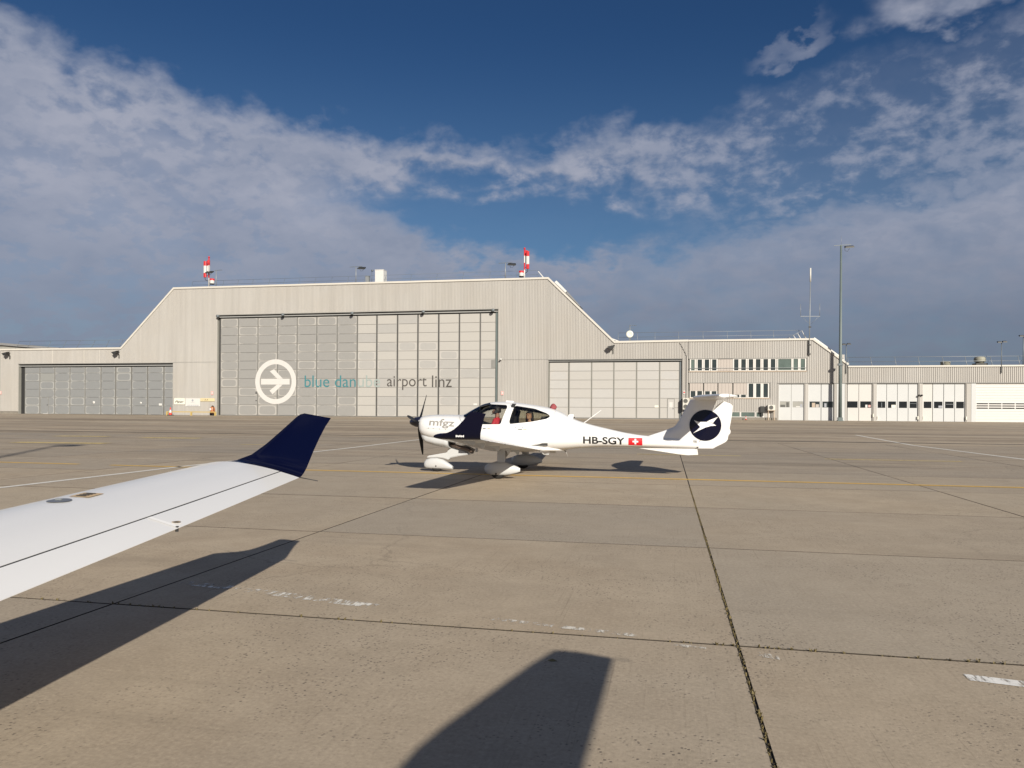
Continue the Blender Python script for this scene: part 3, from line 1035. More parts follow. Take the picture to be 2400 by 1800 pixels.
# ------------------------------------------------------------------ office block
office = empty('office_building', (8.0, YW, GB), 'beige corrugated two storey office wing with white framed windows', 'building')
top_o = pl((2.15, 8.52), (14.05, 8.52), (17.30, 6.02))
for x0, x1, zb, zt in ((2.17, 13.55, 6.78, top_o), (2.17, 13.55, 4.34, 5.40), (13.55, 14.05, 4.30, top_o), (14.05, 17.25, 4.30, top_o), (10.10, 10.76, GB + 0.02, 4.34), (2.17, 10.10, 1.44, 2.72), (10.76, 13.55, 4.30, 4.34)):
    q = MB()
    corr(q, x0, x1, zb, zt, 0.165, 0.05)
    q.build('cladding', 'cladding_beige', office, fix=False)
q = MB()
shell(q, [(2.16, GB), (2.16, 8.50), (14.05, 8.50), (17.30, 6.0), (17.30, GB)], YW + 0.05, YW + 40)
q.build('roof', 'roof_grey', office)
q = MB()
trim_run(q, [(2.16, 8.52), (14.05, 8.52), (17.30, 6.02)], 0.18)
q.build('roof_flashing', 'trim_light', office)
q = MB()
q.box(2.17, 13.55, YW + 0.12, YW + 0.2, GB, 8.4)
q.build('wall', 'jamb', office)
q = MB()
q.box(2.17, 10.74, YW - 0.10, YW + 0.11, GB - 0.1, 0.84)
q.build('concrete_plinth', 'dado_concrete', office)


def window(parent, xa, xb, z0, z1, fw=0.13, m_='pane_dark', sill=True, y=YW):
    q = MB()
    q.box(xa - fw, xa, y - 0.02, y + 0.1, z0 - 0.06, z1 + 0.05)
    q.box(xb, xb + fw, y - 0.02, y + 0.1, z0 - 0.06, z1 + 0.05)
    q.box(xa, xb, y - 0.018, y + 0.1, z1, z1 + 0.05)
    q.box(xa, xb, y - 0.018, y + 0.1, z0 - 0.06, z0)
    wn = q.build('window', 'window_white', parent)
    MB().box(xa, xb, y + 0.035, y + 0.05, z0, z1).build('pane', m_, wn)
    return wn


pan = [(2.42, 2.78), (3.07, 3.50), (3.77, 4.20), (4.49, 4.92), (6.63, 7.05), (7.32, 7.76), (8.04, 8.46), (8.72, 9.16), (9.44, 9.88), (10.14, 10.57), (10.84, 12.08), (12.28, 12.71), (12.95, 13.36)]
for i, (xa, xb) in enumerate(pan):
    window(office, xa, xb, 5.58, 6.69, 0.125 if i != 10 else 0.09, 'pane_green' if i in (0, 10, 11, 12) else 'pane_dark')
MB().box(2.20, 13.53, YW - 0.08, YW + 0.02, 5.42, 5.505).build('sill', 'rust_sill', office)
MB().box(2.18, 13.55, YW - 0.06, YW + 0.02, 6.75, 6.80).build('lintel_flashing', 'stile_grey', office)
q = MB()
for x_ in (2.3, 5.0, 6.55, 8.0, 9.3, 10.7, 12.1, 13.45):
    q.bar((x_, YW - 0.07, 5.8), (x_, YW + 0.03, 5.8), 0.03)
q.bar((2.25, YW - 0.075, 5.80), (13.5, YW - 0.075, 5.80), 0.035)
q.build('guard_rail', 'galvanised', office)


def blind(parent, xa, xb, z0, z1, n):
    """outside blind of upright sheets"""
    for i in range(n):
        a_, b_ = xa + (xb - xa) * i / n, xa + (xb - xa) * (i + 1) / n
        MB().box(a_ + 0.006, b_ - 0.006, YW - 0.035 - 0.012 * (i % 2), YW + 0.03, z0, z1).build('blind_panel', 'blind_slat', parent)


blind(office, 5.06, 6.49, 5.52, 6.70, 5)
for xa, xb, zb, n in ((2.30, 3.62, 3.54, 5), (3.72, 5.03, 3.52, 4), (5.12, 6.46, 3.21, 4), (6.58, 7.88, 3.17, 4)):
    blind(office, xa, xb, zb, 4.28, n)
    h2 = (xa + xb) / 2
    window(office, xa + 0.10, h2 - 0.09, 2.86, zb - 0.04, 0.085)
    window(office, h2 + 0.09, xb - 0.10, 2.86, zb - 0.04, 0.085)
for xa, xb in ((8.04, 8.49), (8.76, 9.19), (9.46, 9.89)):
    window(office, xa, xb, 2.88, 4.24, 0.13)
MB().box(2.20, 10.08, YW - 0.08, YW + 0.02, 2.735, 2.815).build('sill', 'rust_sill', office)
MB().box(2.18, 10.08, YW - 0.06, YW + 0.02, 4.30, 4.345).build('lintel_flashing', 'stile_grey', office)
for xa, xb in ((2.35, 3.6), (3.75, 5.0), (5.15, 6.2), (6.36, 7.20), (7.34, 8.64), (8.80, 9.28)):
    window(office, xa, xb, 0.93, 1.38, 0.065, 'pane_green')
MB().box(9.38, 10.08, YW - 0.02, YW + 0.1, 0.86, 1.42).build('white_board', 'window_white', office)
MB().box(1.98, 2.10, YW - 0.16, YW - 0.05, GB, 7.0).build('downpipe', 'cladding_beige', office)
q = MB()
q.tube([(1.28, YW - 0.09, 8.40), (1.75, YW - 0.09, 7.55), (1.95, YW - 0.09, 7.1), (2.0, YW - 0.09, 6.6)], 0.018, 6)
q.build('cable', 'lamp_black', office)
# office-side vehicle doors
leaf_cache = {}


def fold_leaf(parent, xa, xb, z0, z1, m_, wx0, wx1, wz0, wz1, y=YW + 0.10, pane='pane_black', extras=()):
    q = MB()
    q.box(xa, wx0, y, y + 0.06, z0, z1)
    q.box(wx1, xb, y, y + 0.06, z0, z1)
    q.box(wx0, wx1, y, y + 0.06, z0, wz0)
    q.box(wx0, wx1, y, y + 0.06, wz1, z1)
    lf = q.build('door_leaf', m_, parent)
    pn = MB().box(wx0, wx1, y + 0.03, y + 0.045, wz0, wz1).build('pane', pane, lf)
    for i, (a_, b_, c_, d_, mm) in enumerate(extras):
        MB().box(a_, b_, y + 0.01, y + 0.026, c_, d_).build('pane_notice', mm, lf)
    return lf


def pier(parent, xa, xb, m_='cladding_beige'):
    q = MB()
    q.box(xa, xb, YW - 0.02, YW + 0.16, GB - 0.05, 4.28)
    q.box(xa + 0.08, xa + 0.13, YW - 0.06, YW - 0.02, GB, 4.2)
    return q.build('pier', m_, parent)


ZD0, ZD1 = GB + 0.03, 4.24
for (xa, xb, wa, wb), ex in zip(((10.92, 12.09, 11.03, 11.98), (12.13, 13.30, 12.24, 13.22), (13.70, 14.87, 13.82, 14.77), (14.92, 16.05, 15.02, 15.99)),
                                (((11.1, 11.55, 1.9, 2.15, 'grille_dark'), (11.65, 11.9, 1.9, 2.4, 'grille_dark')), ((12.55, 12.95, 1.92, 2.0, 'white_enamel'), (12.95, 13.15, 1.9, 2.2, 'ink_grey')), ((14.05, 14.35, 1.9, 2.35, 'rust_sill'), (14.4, 14.7, 1.9, 2.2, 'blind_slat')), ((15.2, 15.4, 1.92, 2.3, 'ink_grey'),))):
    fold_leaf(office, xa, xb, ZD0, ZD1, 'leaf_grey', wa, wb, 1.89, 2.48, pane='pane_dark', extras=ex)
pier(office, 10.78, 10.90)
pier(office, 13.32, 13.68)
pier(office, 16.07, 16.30)
MB().box(16.32, 17.05, YW - 0.02, YW + 0.14, GB - 0.05, 4.28).build('pier', 'leaf_grey', office)
MB().box(10.78, 17.25, YW - 0.07, YW + 0.1, 4.245, 4.31).build('lintel_flashing', 'stile_grey', office)
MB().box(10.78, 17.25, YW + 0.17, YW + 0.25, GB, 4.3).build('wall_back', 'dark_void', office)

# ------------------------------------------------------------------ low vehicle hall on the right
hall = empty('garage_building', (25.0, YW, GB), 'low flat garage building with pale folding doors and dark windows', 'building')
XE = 46.0
q = MB()
corr(q, 17.32, XE, 4.33, 5.82, 0.165, 0.05)
q.build('cladding', 'cladding_beige', hall, fix=False)
q = MB()
shell(q, [(17.32, GB), (17.32, 5.80), (XE, 5.80), (XE, GB)], YW + 0.05, YW + 30)
q.build('roof', 'roof_grey', hall)
q = MB()
trim_run(q, [(17.32, 5.82), (XE, 5.82)], 0.15)
q.build('roof_flashing', 'trim_light', hall)
MB().box(17.27, XE, YW - 0.08, YW + 0.1, 4.255, 4.325).build('lintel_flashing', 'stile_grey', hall)
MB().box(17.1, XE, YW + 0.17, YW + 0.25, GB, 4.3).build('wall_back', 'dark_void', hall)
leaves = [(17.15, 18.33, 17.27, 18.25, 0), (18.37, 19.54, 18.48, 19.47, 0), (19.97, 20.84, 20.06, 20.74, 0), (20.88, 21.80, 20.98, 21.70, 0), (21.84, 22.76, 21.96, 22.68, 0),
          (22.80, 23.62, 22.91, 23.55, 0), (24.05, 24.91, 24.15, 24.83, 0), (24.96, 25.87, 25.05, 25.79, 0), (25.92, 26.83, 26.02, 26.76, 0), (26.87, 27.72, 26.98, 27.65, 0)]
exl = {1: ((18.95, 19.14, 1.9, 2.18, 'white_enamel'), (19.22, 19.42, 1.94, 2.16, 'sign_pink')), 3: ((21.30, 21.68, 1.89, 2.18, 'sign_cream'),), 7: ((25.45, 25.78, 1.92, 2.12, 'ink_grey'),), 5: ((22.95, 23.5, 2.3, 2.33, 'galv_dark'),), 2: ((20.4, 20.45, 1.9, 2.4, 'galv_dark'),), 8: ((26.1, 26.7, 2.25, 2.28, 'galvanised'),)}
for i, (xa, xb, wa, wb, _) in enumerate(leaves):
    fold_leaf(hall, xa, xb, ZD0, ZD1, 'leaf_grey' if 1 < i < 6 or i > 6 else 'leaf_white', wa, wb, 1.88, 2.51, extras=exl.get(i, ()))
for xa, xb in ((17.07, 17.13), (19.57, 19.94), (23.65, 24.02), (27.75, 28.22)):
    pier(hall, xa, xb)
MB().box(28.24, 28.63, YW - 0.03, YW + 0.15, GB - 0.05, 4.24).build('pier', 'leaf_grey', hall)
for x_ in (23.70, 23.92):
    MB().lathe([(0, -0.16), (0.085, -0.14), (0.085, 0), (0.03, 0.02)], (x_, YW - 0.06, 3.10), 10, 'y').build('door_lamp', 'lamp_black', hall)
# sectional door: slats are separate boards with a window strip
roll = MB().box(28.64, 40.0, YW + 0.13, YW + 0.16, GB, 4.24).build('roller_door', 'window_white', hall)
zc = GB + 0.03
sm = MB().box(-5.65, 5.65, 0, 0.05, 0, 0.235).mesh('slat', 'window_white')
while zc < 4.2:
    inst('slat', sm, roll, (34.32, YW + 0.07, zc))
    zc += 0.25
for xa, xb in ((28.74, 29.69), (29.79, 30.83), (30.93, 31.95), (32.06, 33.05), (33.15, 34.15)):
    for z0 in (1.86, 2.07, 2.28):
        MB().box(xa, xb, YW + 0.055, YW + 0.068, z0, z0 + 0.10).build('pane', 'pane_black', roll)
MB().box(40.0, XE, YW, YW + 0.15, GB, 4.24).build('wall', 'cladding_beige', hall)
q = MB()
for x_, z_ in ((19.62, 1.2), (20.05, 1.0), (23.6, 1.0), (24.1, 1.0), (27.8, 1.0)):
    q.box(x_ - 0.04, x_ + 0.04, YW - 0.10, YW - 0.024, z_ - 0.2, z_ + 0.1)
q.build('door_stop', 'sign_cream', hall)

# far hall behind, at the left edge
fh = empty('far_hall', (-135, 115, GB), 'low grey hall roof showing behind the left end of the hangar', 'building')
q = MB()
q.prism([(-160, GB), (-160, 13.0), (-119.3, 13.0), (-107.0, 12.0), (-107.0, GB)], 115.4, 150)
q.build('wall', 'jamb', fh)
q = MB()
q.add([(-160, 115, 13.0), (-119.3, 115, 13.12), (-107, 115, 12.1), (-107, 150, 12.1), (-119.3, 150, 13.12), (-160, 150, 13.12)], [(0, 1, 4, 5), (1, 2, 3, 4)])
q.add([(-160, 115, 13.0), (-119.3, 115, 13.12), (-107, 115, 12.1), (-107, 115, 11.7), (-119.3, 115, 12.7), (-160, 115, 12.7)], [(0, 1, 4, 5), (1, 2, 3, 4)])
q.build('roof', 'roof_grey', fh)


# ------------------------------------------------------------------ roof railings
def railing(name, pts, zs, hgt, lean, label, m_='galvanised', r_=0.028, wires=0):
    """pts = post x positions on the roof edge; lean shifts the head of each post along x"""
    rt = empty(name, (pts[0], YW + 0.9, zs(pts[0])), label, 'railing', 'railings on the roofs')
    y_ = YW + 0.9
    for x_ in pts:
        q = MB()
        q.tube([(x_, y_, zs(x_) - 0.05), (x_ + lean, y_ + 0.3, zs(x_) + hgt)], r_, 6)
        q.box(x_ - 0.07, x_ + 0.07, y_ - 0.07, y_ + 0.07, zs(x_) - 0.02, zs(x_) + 0.08)
        q.build('post', m_, rt)
    for h_ in (0.5, 1.0):
        q = MB()
        q.tube([(x_ + lean * h_, y_ + 0.3 * h_, zs(x_) + hgt * h_) for x_ in (pts[0], pts[-1])], r_ * 0.85, 6)
        q.build('rail', m_, rt)
    return rt


railing('roof_railing', [-79.9, -78.2, -75.2, -73.0, -71.0, -68.9, -66.9, -65.0, -63.5], lambda x_: 8.62, 1.05, 0.35, 'thin grey guard railing on the low roof left of the hangar', 'galv_dark', 0.022)
railing('roof_railing', [-55.3, -52.9, -51.2, -49.3, -47.4, -45.3, -43.4, -41.5, -39.5, -37.5, -35.5, -33.5, -31.0, -28.0, -25.0, -22.0, -19.0, -16.0, -13.6], lambda x_: 15.55, 0.95, 0.12, 'long thin guard railing along the top of the hangar roof', 'galv_dark', 0.016)
railing('roof_railing', [-5.0, -3.0, -1.2, 1.2, 3.65, 6.05, 8.35, 10.55, 13.0], lambda x_: 8.68, 0.95, -0.02, 'thin pale guard railing on the office roof beside the hangar slope', 'galvanised', 0.02)
railing('roof_railing', [17.65, 19.75, 21.95, 24.05, 26.2, 28.2, 30.4, 32.75, 35.0, 37.2], lambda x_: 5.96, 0.92, -0.10, 'pale tube railing along the roof of the low garage building', 'galvanised', 0.026)
# short slanted tubes at the end of the office railing
lad = empty('roof_ladder', (13.2, YW + 0.4, 8.68), 'slanted white ladder rungs at the right end of the office roof', 'ladder')
for x_, h_ in ((11.95, 0.22), (12.35, 0.42), (12.75, 0.62), (13.15, 0.88)):
    MB().tube([(x_ + 0.42 * h_ + 0.05, YW + 0.4, 8.62), (x_, YW + 0.6, 8.65 + h_ * 0.98)], 0.045, 6).build('rung', 'white_enamel', lad)
MB().tube([(11.7, YW + 0.6, 8.75), (13.2, YW + 0.65, 9.55)], 0.02, 6).build('side_rail', 'galvanised', lad)
sk = MB()
sk.prism([(-11.72, 15.05), (-10.55, 13.90), (-10.38, 14.06), (-11.50, 15.22)], YW + 0.5, YW + 3)
tag(sk.build('roof_skylight', 'white_enamel'), 'white roof light lying on the right slope of the hangar roof', 'skylight')
sk = MB()
sk.prism([(-10.5, 13.85), (-9.0, 12.40), (-8.95, 12.46), (-10.32, 14.02)], YW + 0.5, YW + 3)
tag(sk.build('roof_hatch', 'roof_grey'), 'dark raised hatch on the right slope of the hangar roof', 'hatch')
sk = MB().bar((-6.1, YW + 0.5, 9.15), (-4.7, YW + 0.5, 8.60), 0.10)
tag(sk.build('roof_strut', 'white_enamel'), 'white slanted strut at the foot of the hangar roof slope', 'strut')
sk = MB().bar((-13.45, YW + 0.5, 16.25), (-12.85, YW + 0.5, 15.52), 0.09)
tag(sk.build('roof_strut', 'white_enamel'), 'short white slanted strut at the right top corner of the hangar', 'strut')
sk = MB().bar((14.2, YW + 0.3, 8.72), (17.0, YW + 0.3, 6.55), 0.12, 0.25)
tag(sk.build('roof_strut', 'white_enamel'), 'long white cable tray on the sloping end of the office roof', 'strut')
sk = MB().box(16.3, 16.62, YW + 0.5, YW + 1.0, 6.2, 7.10)
sk.box(16.8, 17.1, YW + 0.4, YW + 0.9, 5.9, 7.10)
tag(sk.build('vent_box', 'cladding_beige'), 'small beige vent box at the foot of the office roof slope', 'vent')


# ------------------------------------------------------------------ things on the roofs
def flood_pole(x, zb, h, label, arm=(-0.75, 0.75), head=1, r_=0.05, y=YW + 0.7, m_='galvanised'):
    rt = empty('floodlight_pole', (x, y, zb), label, 'floodlight', 'floodlight poles on the roofs')
    MB().tube([(x, y, zb), (x, y, zb + h)], [r_, r_ * 0.8], 8).build('pole', m_, rt)
    MB().bar((x + arm[0], y, zb + h), (x + arm[1], y, zb + h + 0.03), 0.05).build('crossbar', 'galv_dark', rt)
    hx = x + head * 0.75
    q = MB()
    q.loft([[(hx - 0.5, y - 0.35, zb + h - 0.30), (hx + 0.42, y - 0.35, zb + h - 0.38), (hx + 0.42, y + 0.1, zb + h - 0.14), (hx - 0.5, y + 0.1, zb + h - 0.08)],
            [(hx - 0.42, y - 0.33, zb + h - 0.20), (hx + 0.34, y - 0.33, zb + h - 0.26), (hx + 0.34, y + 0.16, zb + h - 0.02), (hx - 0.42, y + 0.16, zb + h + 0.02)]], smooth=False)
    hd = q.build('lamp_head', 'lamp_black', rt)
    q = MB()
    q.add([(hx - 0.44, y - 0.352, zb + h - 0.31), (hx + 0.36, y - 0.352, zb + h - 0.385), (hx + 0.36, y + 0.06, zb + h - 0.175), (hx - 0.44, y + 0.06, zb + h - 0.12)], [(0, 1, 2, 3)])
    q.v = [(a_, b_, c_ - 0.012) for a_, b_, c_ in q.v]
    q.build('lamp_glass', 'lamp_glass', hd)
    q = MB()
    q.tube([(hx - 0.3, y - 0.1, zb + h - 0.22), (hx - 0.15, y - 0.1, zb + h - 0.52), (hx + 0.1, y - 0.1, zb + h - 0.5), (hx + 0.2, y - 0.1, zb + h - 0.3)], 0.014, 5)
    q.build('cable', 'lamp_black', rt)
    return rt


flood_pole(-51.8, 15.6, 2.0, 'floodlight pole beside the left red and white antenna on the hangar roof', (-0.2, 0.75), -1)
flood_pole(-34.3, 15.55, 1.9, 'floodlight pole left of the white boxes on the hangar roof')
flood_pole(-17.1, 15.5, 1.8, 'floodlight pole beside the right red and white antenna on the hangar roof')


def antenna_cluster(x, side, zt, zs, label):
    y = YW + 0.7
    rt = empty('antenna_mast', (x, y, zs), label, 'antenna', 'red and white antennas on the hangar roof')
    q = MB()
    segs = [(zs - 0.05, zs + 1.0, 1), (zs + 1.0, zs + 1.75, 0), (zs + 1.75, zs + 2.5, 1), (zs + 2.5, zt, 0)]
    for a_, c_, mi in segs:
        q.tube([(x, y, a_), (x, y, c_)], 0.075, 8, mi)
    q.lathe([(0.0, 0), (0.10, 0.02), (0.12, 0.12), (0, 0.22)], (x, y, zt), 8, 'z', 0)
    q.build('mast_pole', ['red_paint', 'white_enamel'], rt)
    px = x + side * 0.38
    z0 = zs + 1.05
    q = MB()
    for (a_, c_), mi in zip(((z0, z0 + 0.5), (z0 + 0.5, z0 + 1.35), (z0 + 1.35, z0 + 1.88)), (0, 1, 0)):
        q.loft([[(px + dx_ * 0.16, y - 0.2 + dy_ * 0.10, zz) for dx_, dy_ in ((-1, -0.5), (-0.6, -1), (0.6, -1), (1, -0.5), (1, 1), (-1, 1))] for zz in (a_, c_)], mi, True, True, False)
    q.build('panel_antenna', ['red_paint', 'white_enamel'], rt)
    px2 = x + side * 0.16
    q = MB()
    for (a_, c_), mi in zip(((z0 + 0.7, z0 + 1.4), (z0 + 1.4, z0 + 2.05)), (1, 0)):
        q.loft([[(px2 + dx_ * 0.13, y + 0.15 + dy_ * 0.10, zz) for dx_, dy_ in ((-1, -1), (1, -1), (1, 1), (-1, 1))] for zz in (a_, c_)], mi, True, True, False)
    q.build('panel_antenna', ['red_paint', 'white_enamel'], rt)
    bx = x - side * 0.32 if side > 0 else x + 0.5
    q = MB()
    q.lathe([(0, 0.04), (0.22, 0.05), (0.27, 0.15)], (bx, y - 0.1, zs + 0.15), 12, 'z', 2)
    q.lathe([(0.27, 0.15), (0.27, 0.50)], (bx, y - 0.1, zs + 0.15), 12, 'z', 1)
    q.lathe([(0.27, 0.50), (0.27, 0.72), (0, 0.76)], (bx, y - 0.1, zs + 0.15), 12, 'z', 0)
    q.bar((bx, y - 0.1, zs + 0.6), (x, y, zs + 0.6), 0.06, mi=1)
    q.build('beacon_drum', ['red_paint', 'white_enamel', 'lamp_black'], rt)
    q = MB()
    q.tube([(px, y - 0.2, z0), (px + 0.02, y - 0.2, z0 - 0.22), (px - side * 0.15, y - 0.15, z0 - 0.38), (x, y, z0 - 0.42)], 0.035, 6)
    q.tube([(px, y - 0.2, z0 + 0.2), (x, y, z0 + 0.2)], 0.03, 6)
    q.tube([(px, y - 0.2, z0 + 1.6), (x, y, z0 + 1.6)], 0.03, 6)
    q.build('bracket', 'lamp_black', rt)
    return rt


antenna_cluster(-52.75, -1, 19.1, 15.75, 'red and white banded antenna mast on the left of the hangar roof')
antenna_cluster(-15.0, 1, 18.7, 15.5, 'red and white banded antenna mast on the right of the hangar roof')
q = MB().box(-32.1, -31.1, YW + 0.9, YW + 1.9, 15.5, 17.05)
q.box(-32.13, -31.07, YW + 0.87, YW + 1.93, 17.05, 17.10)
tag(q.build('chimney', 'white_enamel'), 'tall white square chimney box in the middle of the hangar roof', 'chimney')
q = MB().box(-33.25, -32.85, YW + 0.9, YW + 1.3, 15.5, 16.38)
q.box(-33.28, -32.82, YW + 0.87, YW + 1.33, 16.38, 16.42)
tag(q.build('chimney', 'galvanised'), 'short grey flue beside the white chimney on the hangar roof', 'chimney')
q = MB().tube([(-32.6, YW + 1.2, 15.5), (-32.6, YW + 1.2, 17.0)], 0.03, 6)
q.lathe([(0, -0.12), (0.1, -0.1), (0.1, 0.1), (0, 0.12)], (-32.5, YW + 1.1, 17.05), 8, 'x')
tag(q.build('roof_camera', 'galv_dark'), 'thin pole with a small camera between flue and white chimney', 'camera')
# dish and aerial by the foot of the hangar slope
dr = empty('satellite_dish', (-3.75, YW + 0.5, 8.68), 'round cream satellite dish on the roof at the foot of the hangar slope', 'satellite dish')
MB().tube([(-3.78, YW + 0.7, 8.6), (-3.78, YW + 0.7, 10.4)], 0.04, 8).build('pole', 'galvanised', dr)
MB().lathe([(0, 0.0), (0.20, -0.02), (0.36, -0.09), (0.37, -0.06), (0.20, 0.02), (0, 0.04)], (-3.78, YW + 0.55, 9.42), 20, 'y').build('dish', 'sign_cream', dr)
MB().box(-3.88, -3.68, YW + 0.55, YW + 0.8, 8.75, 9.0).build('bracket', 'galv_dark', dr)
q = MB().bar((-3.85, YW + 0.7, 10.35), (-3.1, YW + 0.7, 10.33), 0.035)
for x_ in (-3.7, -3.5, -3.3, -3.15):
    q.bar((x_, YW + 0.45, 10.34), (x_, YW + 0.95, 10.34), 0.02)
q.bar((-4.05, YW + 0.7, 10.0), (-3.4, YW + 0.7, 10.0), 0.03)
q.build('aerial', 'galv_dark', dr)
# whip aerial mast at the office corner
wr = empty('radio_mast', (13.78, YW - 0.12, 7.0), 'tall thin white radio aerial mast at the right corner of the office', 'antenna')
MB().tube([(13.72, YW - 0.12, 6.95), (13.80, YW - 0.12, 14.3)], [0.05, 0.04], 8).build('mast_pole', 'galvanised', wr)
MB().tube([(13.80, YW - 0.12, 14.25), (13.80, YW - 0.12, 15.6)], 0.075, 8).build('aerial', 'ac_cream', wr)
q = MB().bar((12.9, YW - 0.12, 10.87), (14.72, YW - 0.12, 10.84), 0.045)
q.tube([(12.92, YW - 0.12, 10.85), (12.90, YW - 0.12, 12.1)], 0.022, 6)
q.tube([(14.68, YW - 0.12, 10.82), (14.68, YW - 0.12, 12.1)], 0.022, 6)
q.tube([(13.05, YW - 0.12, 10.8), (13.7, YW - 0.12, 10.15)], 0.012, 5)
q.tube([(14.6, YW - 0.12, 10.8), (13.85, YW - 0.12, 10.1)], 0.012, 5)
q.build('side_aerials', 'galvanised', wr)
q = MB()
for z_ in (7.15, 8.05):
    q.box(13.62, 13.86, YW - 0.17, YW - 0.04, z_ - 0.06, z_ + 0.06)
q.tube([(13.62, YW - 0.08, 8.5), (13.58, YW - 0.08, 7.0)], 0.03, 6)
q.build('bracket', 'lamp_black', wr)
MB().box(13.66, 13.90, YW - 0.17, YW - 0.06, 9.74, 9.86).build('clamp', 'lamp_black', wr)
# roof vents on the garage
for x0, x1, z1, lb, mm in ((26.1, 26.95, 6.40, 'low round olive roof vent on the garage roof', 0.32), (29.05, 30.05, 6.95, 'large ribbed olive roof vent on a black base on the garage roof', 0.55)):
    cx = (x0 + x1) / 2
    rad = (x1 - x0) / 2
    vr = empty('roof_vent', (cx, YW + 1.6, 5.9), lb, 'vent')
    if rad > 0.45:
        MB().box(x0, x1, YW + 1.1, YW + 2.1, 5.8, 6.22).build('base', 'lamp_black', vr)
        MB().lathe([(0, 6.2), (rad * 0.7, 6.2), (rad * 0.72, 6.32), (rad, 6.38), (rad * 1.03, 6.50), (rad * 0.98, 6.53), (rad * 1.03, 6.57), (rad * 1.0, 6.74), (rad * 0.8, 6.84), (0, 6.88)], (cx, YW + 1.6, 0), 22, 'z').build('cowl', 'vent_olive', vr)
    else:
        MB().lathe([(0, 5.8), (rad, 5.8), (rad, 6.3), (rad * 1.05, 6.32), (rad * 1.02, 6.40), (0, 6.45)], (cx, YW + 1.6, 0), 20, 'z').build('cowl', 'vent_olive', vr)


# small twin floodlights on stalks along the garage
def stalk_lamp(x, zb, zt, label, y=YW - 0.12):
    rt = empty('stalk_lamp', (x, y, zb), label, 'floodlight', 'stalk lamps on the garage')
    MB().tube([(x, y, zb), (x, y, zt)], [0.045, 0.035], 8).build('pole', 'galv_dark', rt)
    q = MB()
    for s_ in (-1, 1):
        q.loft([[(x + s_ * 0.22 + a_ * 0.19, y - 0.1 + c_ * 0.14, zt + 0.02 + d_ * 0.09 + s_ * 0.02) for a_, c_, d_ in ((-1, -1, -1), (1, -1, -1), (1, 1, 0.2), (-1, 1, 0.2))],
                [(x + s_ * 0.22 + a_ * 0.15, y - 0.1 + c_ * 0.10, zt + 0.10 + d_ * 0.05 + s_ * 0.02) for a_, c_, d_ in ((-1, -1, -1), (1, -1, -1), (1, 1, 0.2), (-1, 1, 0.2))]], smooth=False)
    q.build('lamp_head', 'lamp_black', rt)
    MB().bar((x - 0.3, y, zt), (x + 0.3, y, zt), 0.05).build('crossbar', 'galv_dark', rt)
    return rt


stalk_lamp(17.13, 5.2, 8.05, 'twin floodlight on a stalk just right of the tall lamp mast')
stalk_lamp(30.75, 5.2, 8.1, 'twin floodlight on a dark stalk above the roller door')
rt = stalk_lamp(33.0, 5.9, 8.75, 'street lamp with a flat silver head rising behind the garage at the right edge', YW + 0.9)


# floodlights bracketed to the walls
def wall_flood(x, z, face, label):
    rt = empty('wall_floodlight', (x, YW - 0.06, z), label, 'floodlight', 'floodlights on the hangar wall')
    q = MB().bar((x - 0.1 * face, YW - 0.05, z - 0.4), (x - 0.1 * face, YW - 0.05, z + 0.05), 0.10)
    q.bar((x - 0.1 * face, YW - 0.05, z), (x - 0.1 * face, YW - 0.5, z + 0.25), 0.08)
    q.build('bracket', 'lamp_black', rt)
    q = MB()
    q.loft([[(x + face * (-0.30), YW - 0.75, z + 0.45), (x + face * (-0.30), YW - 0.25, z + 0.52), (x + face * 0.45, YW - 0.25, z + 0.36), (x + face * 0.45, YW - 0.75, z + 0.28)],
            [(x + face * (-0.22), YW - 0.8, z + 0.15), (x + face * (-0.22), YW - 0.3, z + 0.3), (x + face * 0.1, YW - 0.3, z + 0.12), (x + face * 0.1, YW - 0.8, z + 0.0)]], smooth=False)
    q.build('lamp_head', 'lamp_black', rt)


wall_flood(-79.75, 7.75, -1, 'dark floodlight on the wall at the far left end of the hangar')
wall_flood(-64.25, 7.75, -1, 'dark floodlight on the wall above the right half of the left door')
wall_flood(-5.55, 7.75, -1, 'dark floodlight on the wall at the foot of the right roof slope')
q = MB().lathe([(0, -0.25), (0.09, -0.24), (0.09, 0.1), (0, 0.12)], (-17.3, YW - 0.25, 6.85), 10, 'y')
q.bar((-17.3, YW - 0.1, 6.85), (-17.3, YW - 0.03, 6.7), 0.06)
tag(q.build('security_camera', 'white_enamel'), 'small white camera on the wall right of the big door', 'camera')


# ------------------------------------------------------------------ signs, barrier and small things at the wall
def sign(name, x0, x1, z0, z1, m_, label, rnd=0.0, y=YW - 0.07):
    rt = empty(name, ((x0 + x1) / 2, y, z0), label, 'sign')
    if rnd:
        poly = []
        for cx, cz, a0 in ((x1 - rnd, z1 - rnd, 0), (x0 + rnd, z1 - rnd, 90), (x0 + rnd, z0 + rnd, 180), (x1 - rnd, z0 + rnd, 270)):
            poly += [(cx + rnd * math.cos(R(a0 + k_ * 18)), cz + rnd * math.sin(R(a0 + k_ * 18))) for k_ in range(6)]
    else:
        poly = [(x0, z0), (x1, z0), (x1, z1), (x0, z1)]
    MB().prism(poly, y - 0.03, y + 0.02).build('board', m_, rt)
    return rt


